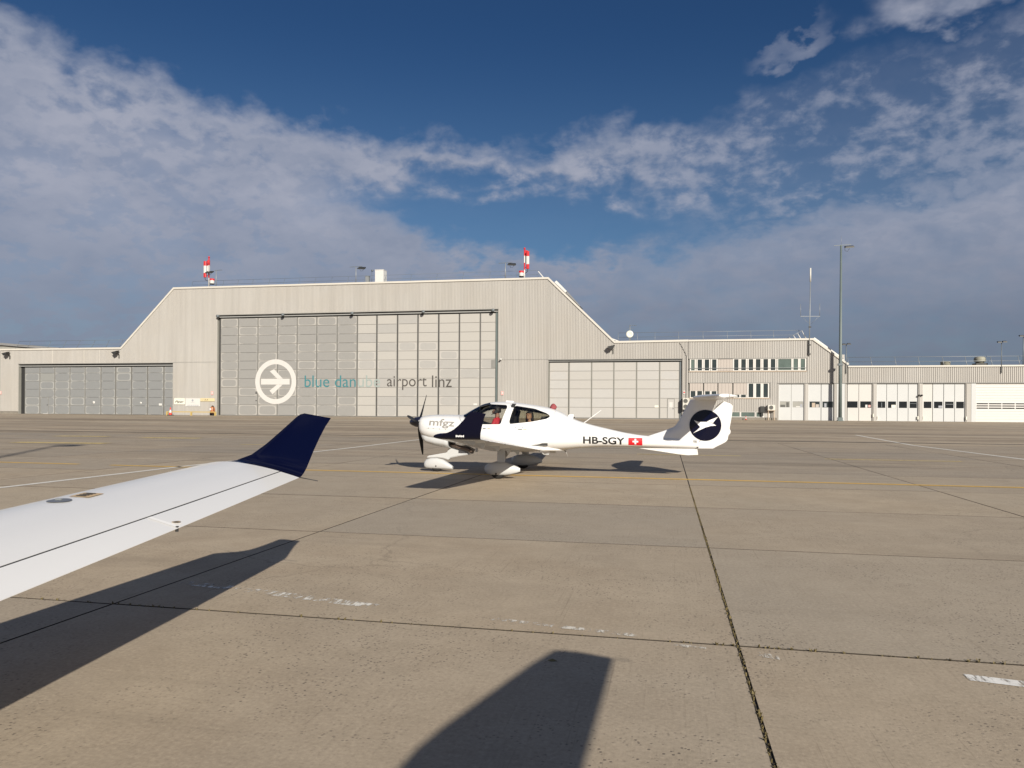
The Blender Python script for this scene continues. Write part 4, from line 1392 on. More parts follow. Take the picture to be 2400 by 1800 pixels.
sg = sign('sign_board', -56.68, -55.26, 1.86, 2.59, 'sign_cream', 'cream sign with rounded corners reading Piper beside the big hangar door', 0.1)
wall_text('lettering', 'Piper', -56.56, -55.38, 1.98, 2.32, YW - 0.105, 'ink_black', sg, shear=0.35, offset=0.02)
q = MB()
q.add([(-55.93, YW - 0.105, 2.36), (-55.84, YW - 0.105, 2.36), (-55.74, YW - 0.105, 2.49), (-55.83, YW - 0.105, 2.44)], [(0, 1, 2, 3)])
q.build('arrow_mark', 'ink_grey', sg, fix=False)
sg = sign('sign_board', -55.17, -53.26, 1.64, 2.59, 'white_enamel', 'plain white sign with a small grey crest between cream and yellow signs')
q = MB()
q.lathe([(0, 0), (0.13, 0.0)], (-54.24, YW - 0.105, 2.34), 14, 'y')
q.add([(x_, YW - 0.106, z_) for x_, z_ in ((-54.50, 2.10), (-53.98, 2.10), (-53.98, 2.13), (-54.50, 2.13))], [(0, 1, 2, 3)])
x_ = -54.95
while x_ < -53.45:
    wv = 0.07 + 0.03 * math.sin(x_ * 31)
    q.add([(x_, YW - 0.106, 1.72), (x_ + wv, YW - 0.106, 1.72), (x_ + wv, YW - 0.106, 1.82), (x_, YW - 0.106, 1.82)], [(0, 1, 2, 3)])
    x_ += 0.12
q.build('small_print', 'ink_grey', sg, fix=False)
sg = sign('sign_board', -53.23, -51.40, 2.24, 2.60, 'sign_yellow', 'narrow pale yellow sign left of the big hangar door')
q = MB()
for i, xx in enumerate((-53.08, -52.86, -52.66, -52.40)):
    mi = 1 if i < 2 else 0
    sgn = -1 if i < 2 else 1
    za, zb = (2.33, 2.50) if sgn > 0 else (2.50, 2.33)
    for d_ in (0, 1):
        xa = xx if d_ == 0 else xx + 0.22
        q.add([(xa, YW - 0.105, za), (xa + (0.05 if d_ == 0 else -0.05), YW - 0.105, za), (xx + 0.135 if d_ == 0 else xx + 0.135, YW - 0.105, zb), (xx + 0.085, YW - 0.105, zb)], [(0, 1, 2, 3)], mi)
q.build('lettering', ['ink_black', 'ink_pale'], sg, fix=False)
for x_, z_, lb in ((-51.72, 3.2, 'small faded pink notice on the wall left of the big door'), (-17.2, 3.25, 'small red and white notice on the wall right of the big door'), (-81.0, 3.2, 'small faded pink notice at the far left edge of the hangar')):
    sg = sign('wall_notice', x_ - 0.14, x_ + 0.14, z_ - 0.2, z_ + 0.2, 'sign_pink', lb)
    MB().box(x_ - 0.04, x_ + 0.09, YW - 0.104, YW - 0.1, z_ - 0.1, z_ + 0.12).build('symbol', 'logo_white', sg)
sg = sign('wall_notice', 1.66, 1.86, 3.2, 3.52, 'white_enamel', 'small white sign with a red mark on the wall above the fans')
MB().lathe([(0, 0), (0.08, 0.0)], (1.76, YW - 0.105, 3.36), 12, 'y').build('symbol', 'red_paint', sg)

br = empty('yellow_barrier', (-54.4, YW - 0.9, GB), 'low yellow rail barrier in front of the wall signs', 'barrier')
YB = YW - 0.9
MB().bar((-57.1, YB, 1.0), (-50.65, YB, 1.0), 0.10, 0.10).build('rail', 'safety_yellow', br)
for x_ in (-57.0, -53.85, -50.75):
    MB().box(x_ - 0.09, x_ + 0.09, YB - 0.07, YB + 0.07, GB - 0.05, 0.945).build('post', 'safety_yellow', br)


def cone(x, y, h, label):
    z = ground_z(y)
    rt = empty('traffic_cone', (x, y, z), label, 'traffic cone', 'traffic cones by the buildings')
    MB().box(x - h * 0.27, x + h * 0.27, y - h * 0.27, y + h * 0.27, z, z + h * 0.09).build('base', 'rubber', rt)
    prof = [(0.19, 0.09, 0), (0.145, 0.35, 0), (0.145, 0.35, 1), (0.09, 0.68, 1), (0.09, 0.68, 0), (0.035, 1.0, 0)]
    q = MB()
    for (r0, h0, m0), (r1, h1, m1) in zip(prof[:-1], prof[1:]):
        if m0 == m1:
            q.lathe([(r0 * h, h0 * h), (r1 * h, h1 * h)], (x, y, z), 14, 'z', m0)
    q.lathe([(0.035 * h, h), (0, h)], (x, y, z), 14, 'z', 0)
    q.build('body', ['cone_red', 'white_enamel'], rt)


cone(-56.2, 76.6, 0.95, 'red and white traffic cone standing before the yellow barrier')
cone(7.75, 77.5, 0.42, 'tiny red and white traffic cone at the foot of the office wall')
ex = empty('fire_extinguisher', (-51.4, YW - 0.45, GB), 'orange wheeled fire extinguisher behind the yellow barrier', 'fire extinguisher')
q = MB().lathe([(0, 0.25), (0.22, 0.27), (0.27, 0.36), (0.27, 0.86), (0.22, 0.98), (0.08, 1.06), (0, 1.07)], (-51.4, YW - 0.45, GB), 16, 'z')
q.build('tank', 'orange_paint', ex)
q = MB().tube([(-51.4, YW - 0.45, GB + 1.05), (-51.4, YW - 0.5, GB + 1.17), (-51.15, YW - 0.7, GB + 1.12), (-51.1, YW - 0.72, GB + 0.6)], 0.03, 6)
q.box(-51.52, -51.28, YW - 0.52, YW - 0.38, GB + 1.04, GB + 1.13)
q.build('hose', 'rubber', ex)
MB().lathe([(0, -0.012), (0.13, -0.01)], (-51.5, YW - 0.715, GB + 0.75), 14, 'y').build('label_disc', 'white_enamel', ex)
for s_ in (-0.28, 0.28):
    MB().lathe([(0.05, -0.03), (0.15, -0.03), (0.17, 0), (0.15, 0.03), (0.05, 0.03)], (-51.4 + s_, YW - 0.4, GB + 0.17), 14, 'x').build('wheel', 'rubber', ex)


def ac_unit(x0, x1, z0, z1, fans, label, m_, stand=0.0):
    y0, y1 = YW - 0.52, YW - 0.10
    rt = empty('air_conditioner', ((x0 + x1) / 2, y1, z0), label, 'air conditioner')
    MB().box(x0, x1, y0, y1, z0, z1).build('casing', m_, rt)
    for i in range(fans):
        zc_ = z0 + (z1 - z0) * (i + 0.5) / fans
        rad = min((z1 - z0) / fans, x1 - x0) * 0.42
        cx = x0 + (x1 - x0) * (0.45 if fans > 1 else 0.45)
        f_ = MB().lathe([(rad, 0.0), (rad, -0.02), (rad * 0.92, -0.03), (rad * 0.9, -0.004)], (cx, y0, zc_), 20, 'y').build('fan_ring', m_, rt)
        MB().lathe([(0, -0.008), (rad * 0.9, -0.006)], (cx, y0, zc_), 20, 'y').build('fan_grille', 'grille_dark', f_)
    q = MB()
    if stand:
        for x_ in (x0 + 0.06, x1 - 0.06):
            q.bar((x_, y0 + 0.05, z0 - 0.04), (x_, y0 + 0.05, z0 - stand), 0.05)
            q.bar((x_, y1 - 0.05, z0 - 0.04), (x_, y1 - 0.05, z0 - stand), 0.05)
        q.box(x0 - 0.02, x1 + 0.02, y0, y1, z0 - 0.06, z0 - 0.003)
    else:
        q.box(x0 + 0.05, x0 + 0.12, y0 + 0.03, YW - 0.02, z0 - 0.08, z0 - 0.003)
        q.box(x1 - 0.12, x1 - 0.05, y0 + 0.03, YW - 0.02, z0 - 0.08, z0 - 0.003)
        q.tube([(x0 + 0.2, y1 - 0.1, z0), (x0 + 0.2, y1 - 0.1, z0 - 0.45)], 0.03, 6)
    q.build('stand', 'rust_sill' if stand else 'galv_dark', rt)


ac_unit(1.62, 2.22, 1.63, 2.76, 2, 'tall cream air conditioner with two fans beside the right hangar door', 'ac_cream')
ac_unit(9.84, 10.52, 1.60, 2.12, 1, 'cream air conditioner with one fan on a stand by the garage doors', 'ac_cream', 1.0)
q = MB().box(9.15, 9.55, YW - 0.30, YW - 0.06, 1.35, 1.98)
q.box(9.25, 9.45, YW - 0.22, YW - 0.12, 1.0, 1.35)
tag(q.build('meter_box', 'lamp_black'), 'dark box on the wall left of the small air conditioner', 'box')

# ------------------------------------------------------------------ lamp masts
def lamp_mast(x, y, h, label, arms=((-0.65, 0.75),)):
    z = ground_z(y)
    rt = empty('lamp_mast', (x, y, z), label, 'lamp mast')
    MB().tube([(x, y, z), (x, y, z + 5), (x, y, z + h)], [0.17, 0.15, 0.085], 14).build('pole', 'mast_green', rt)
    q = MB().box(x - 0.26, x + 0.26, y - 0.26, y + 0.26, z, z + 0.06)
    q.box(x - 0.21, x + 0.21, y - 0.21, y + 0.21, z + 0.06, z + 0.35)
    q.build('base', 'mast_green', rt)
    MB().bar((x - 0.65, y, z + h), (x + 0.9, y, z + h + 0.05), 0.06).build('crossbar', 'galv_dark', rt)
    hx = x + 0.7
    zt = z + h
    q = MB()
    q.loft([[(hx - 0.42, y - 0.45, zt - 0.36), (hx + 0.42, y - 0.45, zt - 0.32), (hx + 0.42, y + 0.1, zt - 0.12), (hx - 0.42, y + 0.1, zt - 0.16)],
            [(hx - 0.36, y - 0.42, zt - 0.20), (hx + 0.36, y - 0.42, zt - 0.16), (hx + 0.36, y + 0.14, zt + 0.0), (hx - 0.36, y + 0.14, zt - 0.04)]], smooth=False)
    hd = q.build('lamp_head', 'lamp_black', rt)
    MB().add([(hx - 0.36, y - 0.462, zt - 0.35), (hx + 0.36, y - 0.462, zt - 0.315), (hx + 0.36, y - 0.40, zt - 0.22), (hx - 0.36, y - 0.40, zt - 0.25)], [(0, 1, 2, 3)]).build('lamp_glass', 'lamp_glass', hd, fix=False)
    q = MB()
    q.tube([(hx - 0.4, y - 0.15, zt - 0.25), (hx - 0.38, y - 0.15, zt - 0.55), (hx - 0.15, y - 0.15, zt - 0.62), (hx + 0.02, y - 0.15, zt - 0.35)], 0.016, 6)
    q.build('cable', 'lamp_black', rt)
    MB().tube([(x + 0.02, y, zt), (x + 0.02, y, zt + 0.9)], 0.012, 5).build('lightning_rod', 'galvanised', rt)
    q = MB().box(x - 0.22, x + 0.22, y - 0.2, y + 0.2, z + 5.35, z + 5.55)
    q.build('clamp', 'galv_dark', rt)
    return rt


lamp_mast(16.42, 77.0, 16.95, 'very tall dark green lamp mast standing before the garage doors')
lm = lamp_mast(-1.2, -11.4, 20.0, 'lamp mast beside the apron left of the near wing, only its shadow showing')

# ================================================================== AIRCRAFT
def pchip(xs, ys):
    xs, ys = np.array(xs, float), np.array(ys, float)
    h_ = np.diff(xs)
    d_ = np.diff(ys) / h_
    m_ = np.zeros(len(xs))
    m_[0], m_[-1] = d_[0], d_[-1]
    for i in range(1, len(xs) - 1):
        if d_[i - 1] * d_[i] > 0:
            w1, w2 = 2 * h_[i] + h_[i - 1], h_[i] + 2 * h_[i - 1]
            m_[i] = (w1 + w2) / (w1 / d_[i - 1] + w2 / d_[i])

    def f_(x):
        i = int(np.clip(np.searchsorted(xs, x) - 1, 0, len(xs) - 2))
        s = (x - xs[i]) / h_[i]
        s = min(max(s, 0.0), 1.0)
        return float((2 * s ** 3 - 3 * s ** 2 + 1) * ys[i] + (s ** 3 - 2 * s ** 2 + s) * h_[i] * m_[i] + (-2 * s ** 3 + 3 * s ** 2) * ys[i + 1] + (s ** 3 - s ** 2) * h_[i] * m_[i + 1])
    return f_


F_TOP = pchip([-2.235, -2.22, -2.18, -2.07, -1.88, -1.5, -1.2, -1.08, -0.95, -0.80, -0.64, -0.50, -0.37, -0.2, -0.02, 0.33, 0.72, 0.98, 1.14, 1.30, 1.41, 1.73, 2.36, 2.88, 3.23, 3.8, 4.44],
              [1.28, 1.335, 1.36, 1.382, 1.400, 1.405, 1.402, 1.435, 1.510, 1.592, 1.668, 1.703, 1.722, 1.728, 1.724, 1.688, 1.632, 1.580, 1.528, 1.455, 1.392, 1.262, 1.102, 0.995, 0.950, 0.920, 0.895])
F_BOT = pchip([-2.235, -2.22, -2.18, -2.07, -1.88, -1.4, -0.9, -0.4, 0.2, 0.72, 1.10, 1.73, 2.37, 3.19, 4.44],
              [1.05, 0.98, 0.90, 0.83, 0.79, 0.745, 0.70, 0.64, 0.58, 0.555, 0.57, 0.637, 0.68, 0.685, 0.67])
F_HW = pchip([-2.235, -2.22, -2.18, -2.07, -1.88, -1.4, -1.0, -0.37, 0.30, 0.72, 1.10, 1.41, 1.73, 2.36, 2.88, 3.23, 3.8, 4.44],
             [0.20, 0.27, 0.34, 0.405, 0.455, 0.515, 0.555, 0.595, 0.60, 0.565, 0.480, 0.395, 0.315, 0.215, 0.170, 0.152, 0.125, 0.085])
F_ZW = pchip([-2.235, -1.9, -1.2, -0.4, 0.4, 1.1, 1.7, 2.4, 3.2, 4.44], [1.15, 1.07, 1.05, 1.03, 1.00, 0.97, 0.93, 0.885, 0.815, 0.785])
N_T, N_B = 2.25, 2.7


def fus_pt(x, a_):
    c_, s_ = math.cos(a_), math.sin(a_)
    zt, zb, hw, zw = F_TOP(x), F_BOT(x), F_HW(x), F_ZW(x)
    n_ = N_T if s_ >= 0 else N_B
    y_ = hw * math.copysign(abs(c_) ** (2 / n_), c_)
    z_ = zw + ((zt - zw) * abs(s_) ** (2 / n_) if s_ >= 0 else -(zw - zb) * abs(s_) ** (2 / n_))
    return (x, y_, z_)


def fus_side(x, z):
    """half width of the hull at x, z"""
    zt, zb, hw, zw = F_TOP(x), F_BOT(x), F_HW(x), F_ZW(x)
    n_, q_ = (N_T, (z - zw) / (zt - zw)) if z >= zw else (N_B, (zw - z) / (zw - zb))
    q_ = min(max(q_, 0.0), 0.999)
    return hw * (1 - q_ ** n_) ** (1 / n_)


def inside(poly, x, z):
    r_ = False
    n_ = len(poly)
    for i in range(n_):
        (xa, za), (xb, zb) = poly[i], poly[i - 1]
        if (za > z) != (zb > z) and x < (xb - xa) * (z - za) / (zb - za) + xa:
            r_ = not r_
    return r_


def rounded(poly, rad, k=6):
    out = []
    n_ = len(poly)
    for i in range(n_):
        p, a_, c_ = Vector(poly[i]), Vector(poly[i - 1]), Vector(poly[(i + 1) % n_])
        d0, d1 = (a_ - p), (c_ - p)
        r_ = min(rad, d0.length * 0.45, d1.length * 0.45)
        p0, p1 = p + d0.normalized() * r_, p + d1.normalized() * r_
        for j in range(k + 1):
            s = j / k
            out.append(tuple((1 - s) ** 2 * p0 + 2 * s * (1 - s) * p + s * s * p1))
    return out


WIN_F = rounded([(-1.10, 1.40), (-0.50, 1.80), (-0.44, 1.665), (-0.02, 1.648), (0.02, 1.60), (-0.10, 1.19), (-0.60, 1.185), (-0.95, 1.30)], 0.05)
WIN_F = [p for p in WIN_F]
WIN_R = rounded([(0.185, 1.635), (0.67, 1.562), (0.97, 1.455), (1.055, 1.385), (0.97, 1.325), (0.62, 1.255), (0.12, 1.200), (0.105, 1.26)], 0.055)


def build_aircraft():
    rt = empty('light_aircraft', (0, 0, 0))
    # ---- hull with window openings
    xs = list(np.concatenate([np.array([-2.235, -2.228, -2.22, -2.205, -2.18, -2.14]), np.arange(-2.1, -1.15, 0.06), np.arange(-1.15, 1.15, 0.0165), np.arange(1.15, 2.0, 0.05), np.arange(2.0, 4.45, 0.09), np.array([4.45])]))
    NA = 176
    ang = [2 * math.pi * i / NA for i in range(NA)]
    rings = [[fus_pt(x, a_) for a_ in ang] for x in xs]
    vs = [p for r_ in rings for p in r_]
    body, gl_f, gl_r, lin = [], [], [], []
    for i in range(len(xs) - 1):
        for j in range(NA):
            j2 = (j + 1) % NA
            fc = (i * NA + j, i * NA + j2, (i + 1) * NA + j2, (i + 1) * NA + j)
            mx = sum(vs[k_][0] for k_ in fc) / 4
            mz = sum(vs[k_][2] for k_ in fc) / 4
            if -1.2 < mx < 1.1 and mz > 1.1 and inside(WIN_F, mx, mz):
                gl_f.append(fc)
            elif 0 < mx < 1.1 and mz > 1.1 and inside(WIN_R, mx, mz):
                gl_r.append(fc)
            else:
                body.append(fc)
                if -1.3 < mx < 1.2:
                    lin.append(fc)

    # pull the rim of each opening onto the true window outline
    def near(poly, x, z):
        best = None
        for i_ in range(len(poly)):
            ax, az_ = poly[i_ - 1]
            bx, bz = poly[i_]
            dx_, dz_ = bx - ax, bz - az_
            l2 = dx_ * dx_ + dz_ * dz_
            u_ = 0 if l2 < 1e-12 else min(1, max(0, ((x - ax) * dx_ + (z - az_) * dz_) / l2))
            px, pz = ax + u_ * dx_, az_ + u_ * dz_
            d_ = (px - x) ** 2 + (pz - z) ** 2
            if best is None or d_ < best[0]:
                best = (d_, px, pz)
        return best
    bset = {k_ for fc in body for k_ in fc}
    for fcs, poly in ((gl_f, WIN_F), (gl_r, WIN_R)):
        for k_ in {k_ for fc in fcs for k_ in fc} & bset:
            x_, y_, z_ = vs[k_]
            d_, px, pz = near(poly, x_, z_)
            if d_ < 0.03 ** 2 and abs(y_) > 0.12 and pz < F_TOP(px) - 0.006:
                vs[k_] = (px, math.copysign(fus_side(px, pz), y_), pz)

    def sub(fcs, m_, name, parent, shrink=0.0, extra=None):
        used = {}
        nv, nf = [], []
        for fc in fcs:
            g = []
            for k_ in fc:
                if k_ not in used:
                    used[k_] = len(nv)
                    x, y, z = vs[k_]
                    if shrink:
                        zw = F_ZW(x)
                        l_ = math.hypot(y, z - zw) or 1
                        y, z = y * (1 - shrink / l_), zw + (z - zw) * (1 - shrink / l_)
                    nv.append((x, y, z))
                g.append(used[k_])
            nf.append(tuple(g))
        q = MB()
        q.add(nv, nf, 0, True)
        if extra:
            extra(q)
        return q.build(name, m_, parent, fix=False)

    def caps(q):
        q.add(rings[0], [tuple(range(NA))], 0)
        q.add(rings[-1], [tuple(range(NA))], 0)
    fus = sub(body, 'gel_white', 'fuselage', rt, 0.0, caps)
    sub(lin, 'cabin_dark', 'cabin_lining', fus, 0.016)
    sub(gl_f, 'canopy_glass', 'canopy_window', rt)
    for s_ in (-1, 1):
        sub([fc for fc in gl_r if s_ * vs[fc[0]][1] > 0], 'canopy_glass_dark', 'rear_window', rt)

    def on_side(pts, s_, eps):
        return [(x, s_ * (fus_side(x, z) + eps), z) for x, z in pts]

    def dense(pts, step=0.02):
        out = []
        for (xa, za), (xb, zb) in zip(pts[:-1], pts[1:]):
            n_ = max(1, int(math.hypot(xb - xa, zb - za) / step))
            out += [(xa + (xb - xa) * k_ / n_, za + (zb - za) * k_ / n_) for k_ in range(n_)]
        return out + [pts[-1]]

    def seam(name, pts, m_, wd=0.008, sides=(-1, 1)):
        q = MB()
        for s_ in sides:
            q.tube(on_side(dense(pts), s_, -wd * 0.15), wd / 2, 5)
        return q.build(name, m_, fus)
    seam('door_seam', [(0.075, 1.66), (0.03, 1.20), (0.05, 1.10), (0.10, 1.075), (0.95, 1.080), (1.07, 1.12), (1.12, 1.22), (1.135, 1.50)], 'seam')
    seam('canopy_seam', [(-1.06, 1.37), (-0.90, 1.19), (-0.75, 1.10), (-0.17, 1.08), (-0.08, 1.13), (0.055, 1.60)], 'seam')
    seam('cowl_seam', [(-1.20, 1.395), (-1.13, 1.30), (-1.02, 1.18), (-1.00, 0.95)], 'seam', 0.012)
    seam('cowl_seam', [(-1.98, 1.08), (-1.80, 1.075), (-1.62, 1.06), (-1.3, 1.04), (-1.05, 1.02)], 'seam', 0.004)
    seam('cowl_seam', [(-2.15, 0.98), (-2.02, 0.92), (-1.88, 0.885)], 'seam', 0.007)
    q = MB()
    for s_ in (-1, 1):
        for x_, z_ in ((-1.91, 1.08), (-1.78, 1.075), (-1.62, 1.062), (-1.46, 1.05), (-1.28, 1.04)):
            y_ = s_ * (fus_side(x_, z_) + 0.002)
            q.lathe([(0, 0.003), (0.009, 0.002), (0.011, -0.003)], (x_, y_, z_), 8, 'y')
    q.build('fasteners', 'seam_dark', fus)
    # handles and placards
    for x_, z_, m_, wd in ((-0.49, 1.085, 'seam_dark', 0.06), (0.37, 1.082, 'seam_dark', 0.10), (0.48, 1.083, 'decal_orange', 0.07), (-0.38, 1.09, 'decal_orange', 0.05), (0.27, 1.115, 'seam_dark', 0.02), (0.42, 1.122, 'seam_dark', 0.018)):
        q = MB()
        for s_ in (-1, 1):
            y_ = fus_side(x_, z_)
            q.box(x_ - wd / 2, x_ + wd / 2, s_ * y_ - 0.006, s_ * y_ + 0.006, z_ - 0.009, z_ + 0.009)
        q.build('door_handle' if m_ == 'seam_dark' else 'placard', m_, fus)
    # ---- chin cowl with air outlet
    st = [(-2.19, 0.86, 1.00, 0.20), (-2.12, 0.76, 0.98, 0.30), (-2.02, 0.69, 0.96, 0.35), (-1.77, 0.63, 0.95, 0.37), (-1.55, 0.60, 0.94, 0.37), (-1.455, 0.585, 0.93, 0.36)]
    rg = []
    for x_, zb, zt, hw in st:
        rg.append([(x_, hw * math.copysign(abs(math.cos(a_)) ** 0.75, math.cos(a_)), (zt + zb) / 2 + (zt - zb) / 2 * math.copysign(abs(math.sin(a_)) ** 0.75, math.sin(a_))) for a_ in [2 * math.pi * k_ / 36 for k_ in range(36)]])
    chin = MB().loft(rg, 0, True, True).build('lower_cowl', 'gel_grey', rt)
    MB().loft([[(-1.452, y_ * 0.86, 0.61 + (z_ - 0.585) * 0.8) for _, y_, z_ in rg[-1]], [(-1.448, y_ * 0.86, 0.61 + (z_ - 0.585) * 0.8) for _, y_, z_ in rg[-1]]]).build('air_outlet', 'prop_black', chin)
    MB().tube([(-1.50, -0.10, 0.68), (-1.20, -0.12, 0.61), (-0.98, -0.14, 0.57), (-0.90, -0.15, 0.50)], [0.045, 0.045, 0.045, 0.045], 10).build('exhaust_pipe', 'exhaust', rt)
    for s_ in (-1, 1):
        MB().lathe([(0.10, 0.0), (0.085, 0.01), (0.07, 0.03), (0, 0.032)], (-2.232, s_ * 0.17, 1.09), 14, 'x').build('air_inlet', 'prop_black', chin)
    # ---- propeller
    hub = (-2.30, 0, 1.215)
    prop = MB().lathe([(0, -0.25), (0.045, -0.235), (0.085, -0.18), (0.118, -0.09), (0.132, 0.0), (0.135, 0.055), (0, 0.06)], hub, 24, 'x').build('spinner', 'spinner_dark', rt)
    for th in (50, -70, 170):
        c_, s_ = math.cos(R(th)), math.sin(R(th))
        rg = []
        for rr, ch, tw in ((0.09, 0.075, 70), (0.20, 0.115, 52), (0.36, 0.135, 38), (0.55, 0.125, 27), (0.72, 0.10, 21), (0.84, 0.065, 18), (0.885, 0.02, 17)):
            ct, stw = math.cos(R(tw)), math.sin(R(tw))
            ring = []
            for k_ in range(10):
                a_ = 2 * math.pi * k_ / 10
                u, v_ = ch / 2 * math.cos(a_), max(0.006, ch * 0.11) * math.sin(a_)
                t_, x_ = u * ct - v_ * stw, u * stw + v_ * ct
                ring.append((hub[0] + x_, c_ * rr - s_ * t_, hub[2] + s_ * rr + c_ * t_))
            rg.append(ring)
        MB().loft(rg).build('propeller_blade', 'prop_black', rt)
    # ---- wings
    def tez(y):
        return 0.58 + 0.0885 * (y - 0.55)

    TE = pchip([0.0, 0.55, 3.1, 4.22, 5.74], [0.97, 0.965, 0.86, 0.81, 0.72])
    LE = pchip([0.0, 0.55, 4.05, 5.74], [-0.52, -0.50, -0.23, -0.10])
    HG = pchip([0.0, 0.55, 3.1, 4.25, 5.74], [0.70, 0.695, 0.635, 0.61, 0.56])

    def prof(f_, up):
        yt = 0.6 * (0.2969 * math.sqrt(max(f_, 0)) - 0.1260 * f_ - 0.3516 * f_ ** 2 + 0.2843 * f_ ** 3 - 0.1015 * f_ ** 4) / 0.6 * 5 * 0.135
        cm = 0.025 * (1 - ((f_ - 0.4) / 0.6) ** 2) if f_ > 0.4 else 0.025 * (1 - ((f_ - 0.4) / 0.4) ** 2)
        return cm + yt if up else cm - yt * 0.9

    def wpt(s_, y, f_, up):
        le, te = LE(y), TE(y)
        c_ = te - le
        return (le + c_ * f_, s_ * y, tez(y) + 0.045 * (1 - f_) + prof(f_, up) * c_)

    fu = [1, 0.9, 0.8, 0.7, 0.6, 0.5, 0.4, 0.3, 0.22, 0.15, 0.09, 0.045, 0.015, 0.0]
    for s_ in (-1, 1):
        q = MB()
        rg = []
        for y in (0.30, 0.55, 0.9, 1.5, 2.2, 3.1, 4.0, 4.25, 5.0, 5.4, 5.74):
            fh_ = (HG(y) - LE(y)) / (TE(y) - LE(y))
            ups = [f_ * fh_ for f_ in fu]
            ring = [wpt(s_, y, f_, True) for f_ in ups] + [wpt(s_, y, f_, False) for f_ in ups[-2::-1]]
            rg.append(ring)
        q.loft(rg)
        wing = q.build('wing', 'gel_white', rt, sharp=40)
        for nm, ya, yb in (('flap', 0.62, 4.236), ('aileron', 4.240, 5.735)):
            rg = []
            for k_ in range(9):
                y = ya + (yb - ya) * k_ / 8
                f0 = (HG(y) + 0.014 - LE(y)) / (TE(y) - LE(y))
                fr = [f0, f0 + (1 - f0) * 0.35, f0 + (1 - f0) * 0.7, 1.0]
                rg.append([wpt(s_, y, f_, True) for f_ in fr[::-1]] + [wpt(s_, y, f_, False) for f_ in fr])
            MB().loft(rg).build(nm, 'gel_white', rt, sharp=30)
            # dark gap under the hinge line
            q = MB()
            rg = []
            for k_ in range(9):
                y = ya + (yb - ya) * k_ / 8
                fa, fb_ = (HG(y) - 0.004 - LE(y)) / (TE(y) - LE(y)), (HG(y) + 0.018 - LE(y)) / (TE(y) - LE(y))
                a0, a1, b0, b1 = wpt(s_, y, fa, True), wpt(s_, y, fb_, True), wpt(s_, y, fa, False), wpt(s_, y, fb_, False)
                rg.append([(a0[0], a0[1], a0[2] - 0.0015), (a1[0], a1[1], a1[2] - 0.0015), (b1[0], b1[1], b1[2] + 0.005), (b0[0], b0[1], b0[2] + 0.005)])
            q.loft(rg, smooth=False)
            q.build('hinge_gap', 'seam_dark', wing)
        # winglet: blue, curving up from the tip
        rg = []
        for yo, zo, le, te, th in ((5.742, 0.0, -0.10, 0.72, 1.0), (5.77, 0.008, -0.06, 0.722, 0.95), (5.80, 0.028, 0.02, 0.725, 0.86), (5.83, 0.065, 0.15, 0.732, 0.74), (5.855, 0.115, 0.265, 0.742, 0.62),
                                   (5.885, 0.20, 0.37, 0.765, 0.52), (5.915, 0.29, 0.465, 0.795, 0.45), (5.945, 0.37, 0.545, 0.825, 0.4), (5.96, 0.405, 0.578, 0.843, 0.36), (5.967, 0.425, 0.605, 0.853, 0.3), (5.970, 0.434, 0.64, 0.858, 0.16)):
            c_ = te - le
            base = tez(5.74) + zo
            lift = min(1.0, zo / 0.2)                                       # 0 flat tip .. 1 upright fin
            ring = []
            for f_, up in [(f_, True) for f_ in fu] + [(f_, False) for f_ in fu[-2::-1]]:
                pr = prof(f_, up) * (te - le if lift < 0.2 else 0.62 * c_ + 0.1) * th
                dzv = 0.045 * (1 - f_) * (1 - lift) + pr * (1 - lift)
                dyv = -pr * lift
                ring.append((le + c_ * f_, s_ * (yo + dyv), base + dzv + 0.035 * lift * (1 - f_)))
            rg.append(ring)
        wl_ = MB().loft(rg).build('winglet', 'navy', rt, sharp=40)
        MB().tube([(0.715, s_ * 5.745, tez(5.74) + 0.002), (0.86, s_ * 5.752, tez(5.74) - 0.022)], 0.0035, 5).build('static_wick', 'seam_dark', rt)
        # brackets under the wing and control horns
        for y, hh in ((1.3, 0.10), (2.3, 0.11), (3.4, 0.10), (4.6, 0.085), (5.3, 0.06)):
            fq = 0.60
            p = wpt(s_, y, fq, False)
            q = MB().prism([(p[0] - 0.16, p[2] + 0.012), (p[0] + 0.10, p[2] + 0.012), (p[0] + 0.12, p[2] - 0.03), (p[0] + 0.09, p[2] - hh), (p[0] + 0.05, p[2] - hh), (p[0] + 0.02, p[2] - 0.045), (p[0] - 0.06, p[2] - 0.03)], p[1] - 0.012, p[1] + 0.012)
            q.build('hinge_bracket', 'gel_grey', wing)
        p = wpt(s_, 4.22, 0.10, True)
        fcap = (0.08 - LE(4.22)) / (TE(4.22) - LE(4.22))
        pc = wpt(s_, 4.22, fcap, True)
        nz = (wpt(s_, 4.22, fcap + 0.05, True)[2] - wpt(s_, 4.22, fcap - 0.05, True)[2]) / (0.1 * (TE(4.22) - LE(4.22)))
        q = MB()
        ring = []
        for k_ in range(20):
            a_ = 2 * math.pi * k_ / 20
            ring.append((pc[0] + 0.068 * math.cos(a_), pc[1] + 0.055 * math.sin(a_), wpt(s_, abs(pc[1] + 0.055 * math.sin(a_)), fcap + 0.068 * math.cos(a_) / (TE(4.22) - LE(4.22)), True)[2] + 0.004))
        q.add(ring + [(pc[0], pc[1], pc[2] + 0.007)], [(k_, (k_ + 1) % 20, 20) for k_ in range(20)], 0, True)
        fc_ = q.build('fuel_cap', 'cap_grey', wing, fix=False)
        MB().box(pc[0] - 0.02, pc[0] + 0.015, pc[1] - 0.006, pc[1] + 0.006, pc[2] + 0.005, pc[2] + 0.013).build('cap_latch', 'galvanised', fc_)

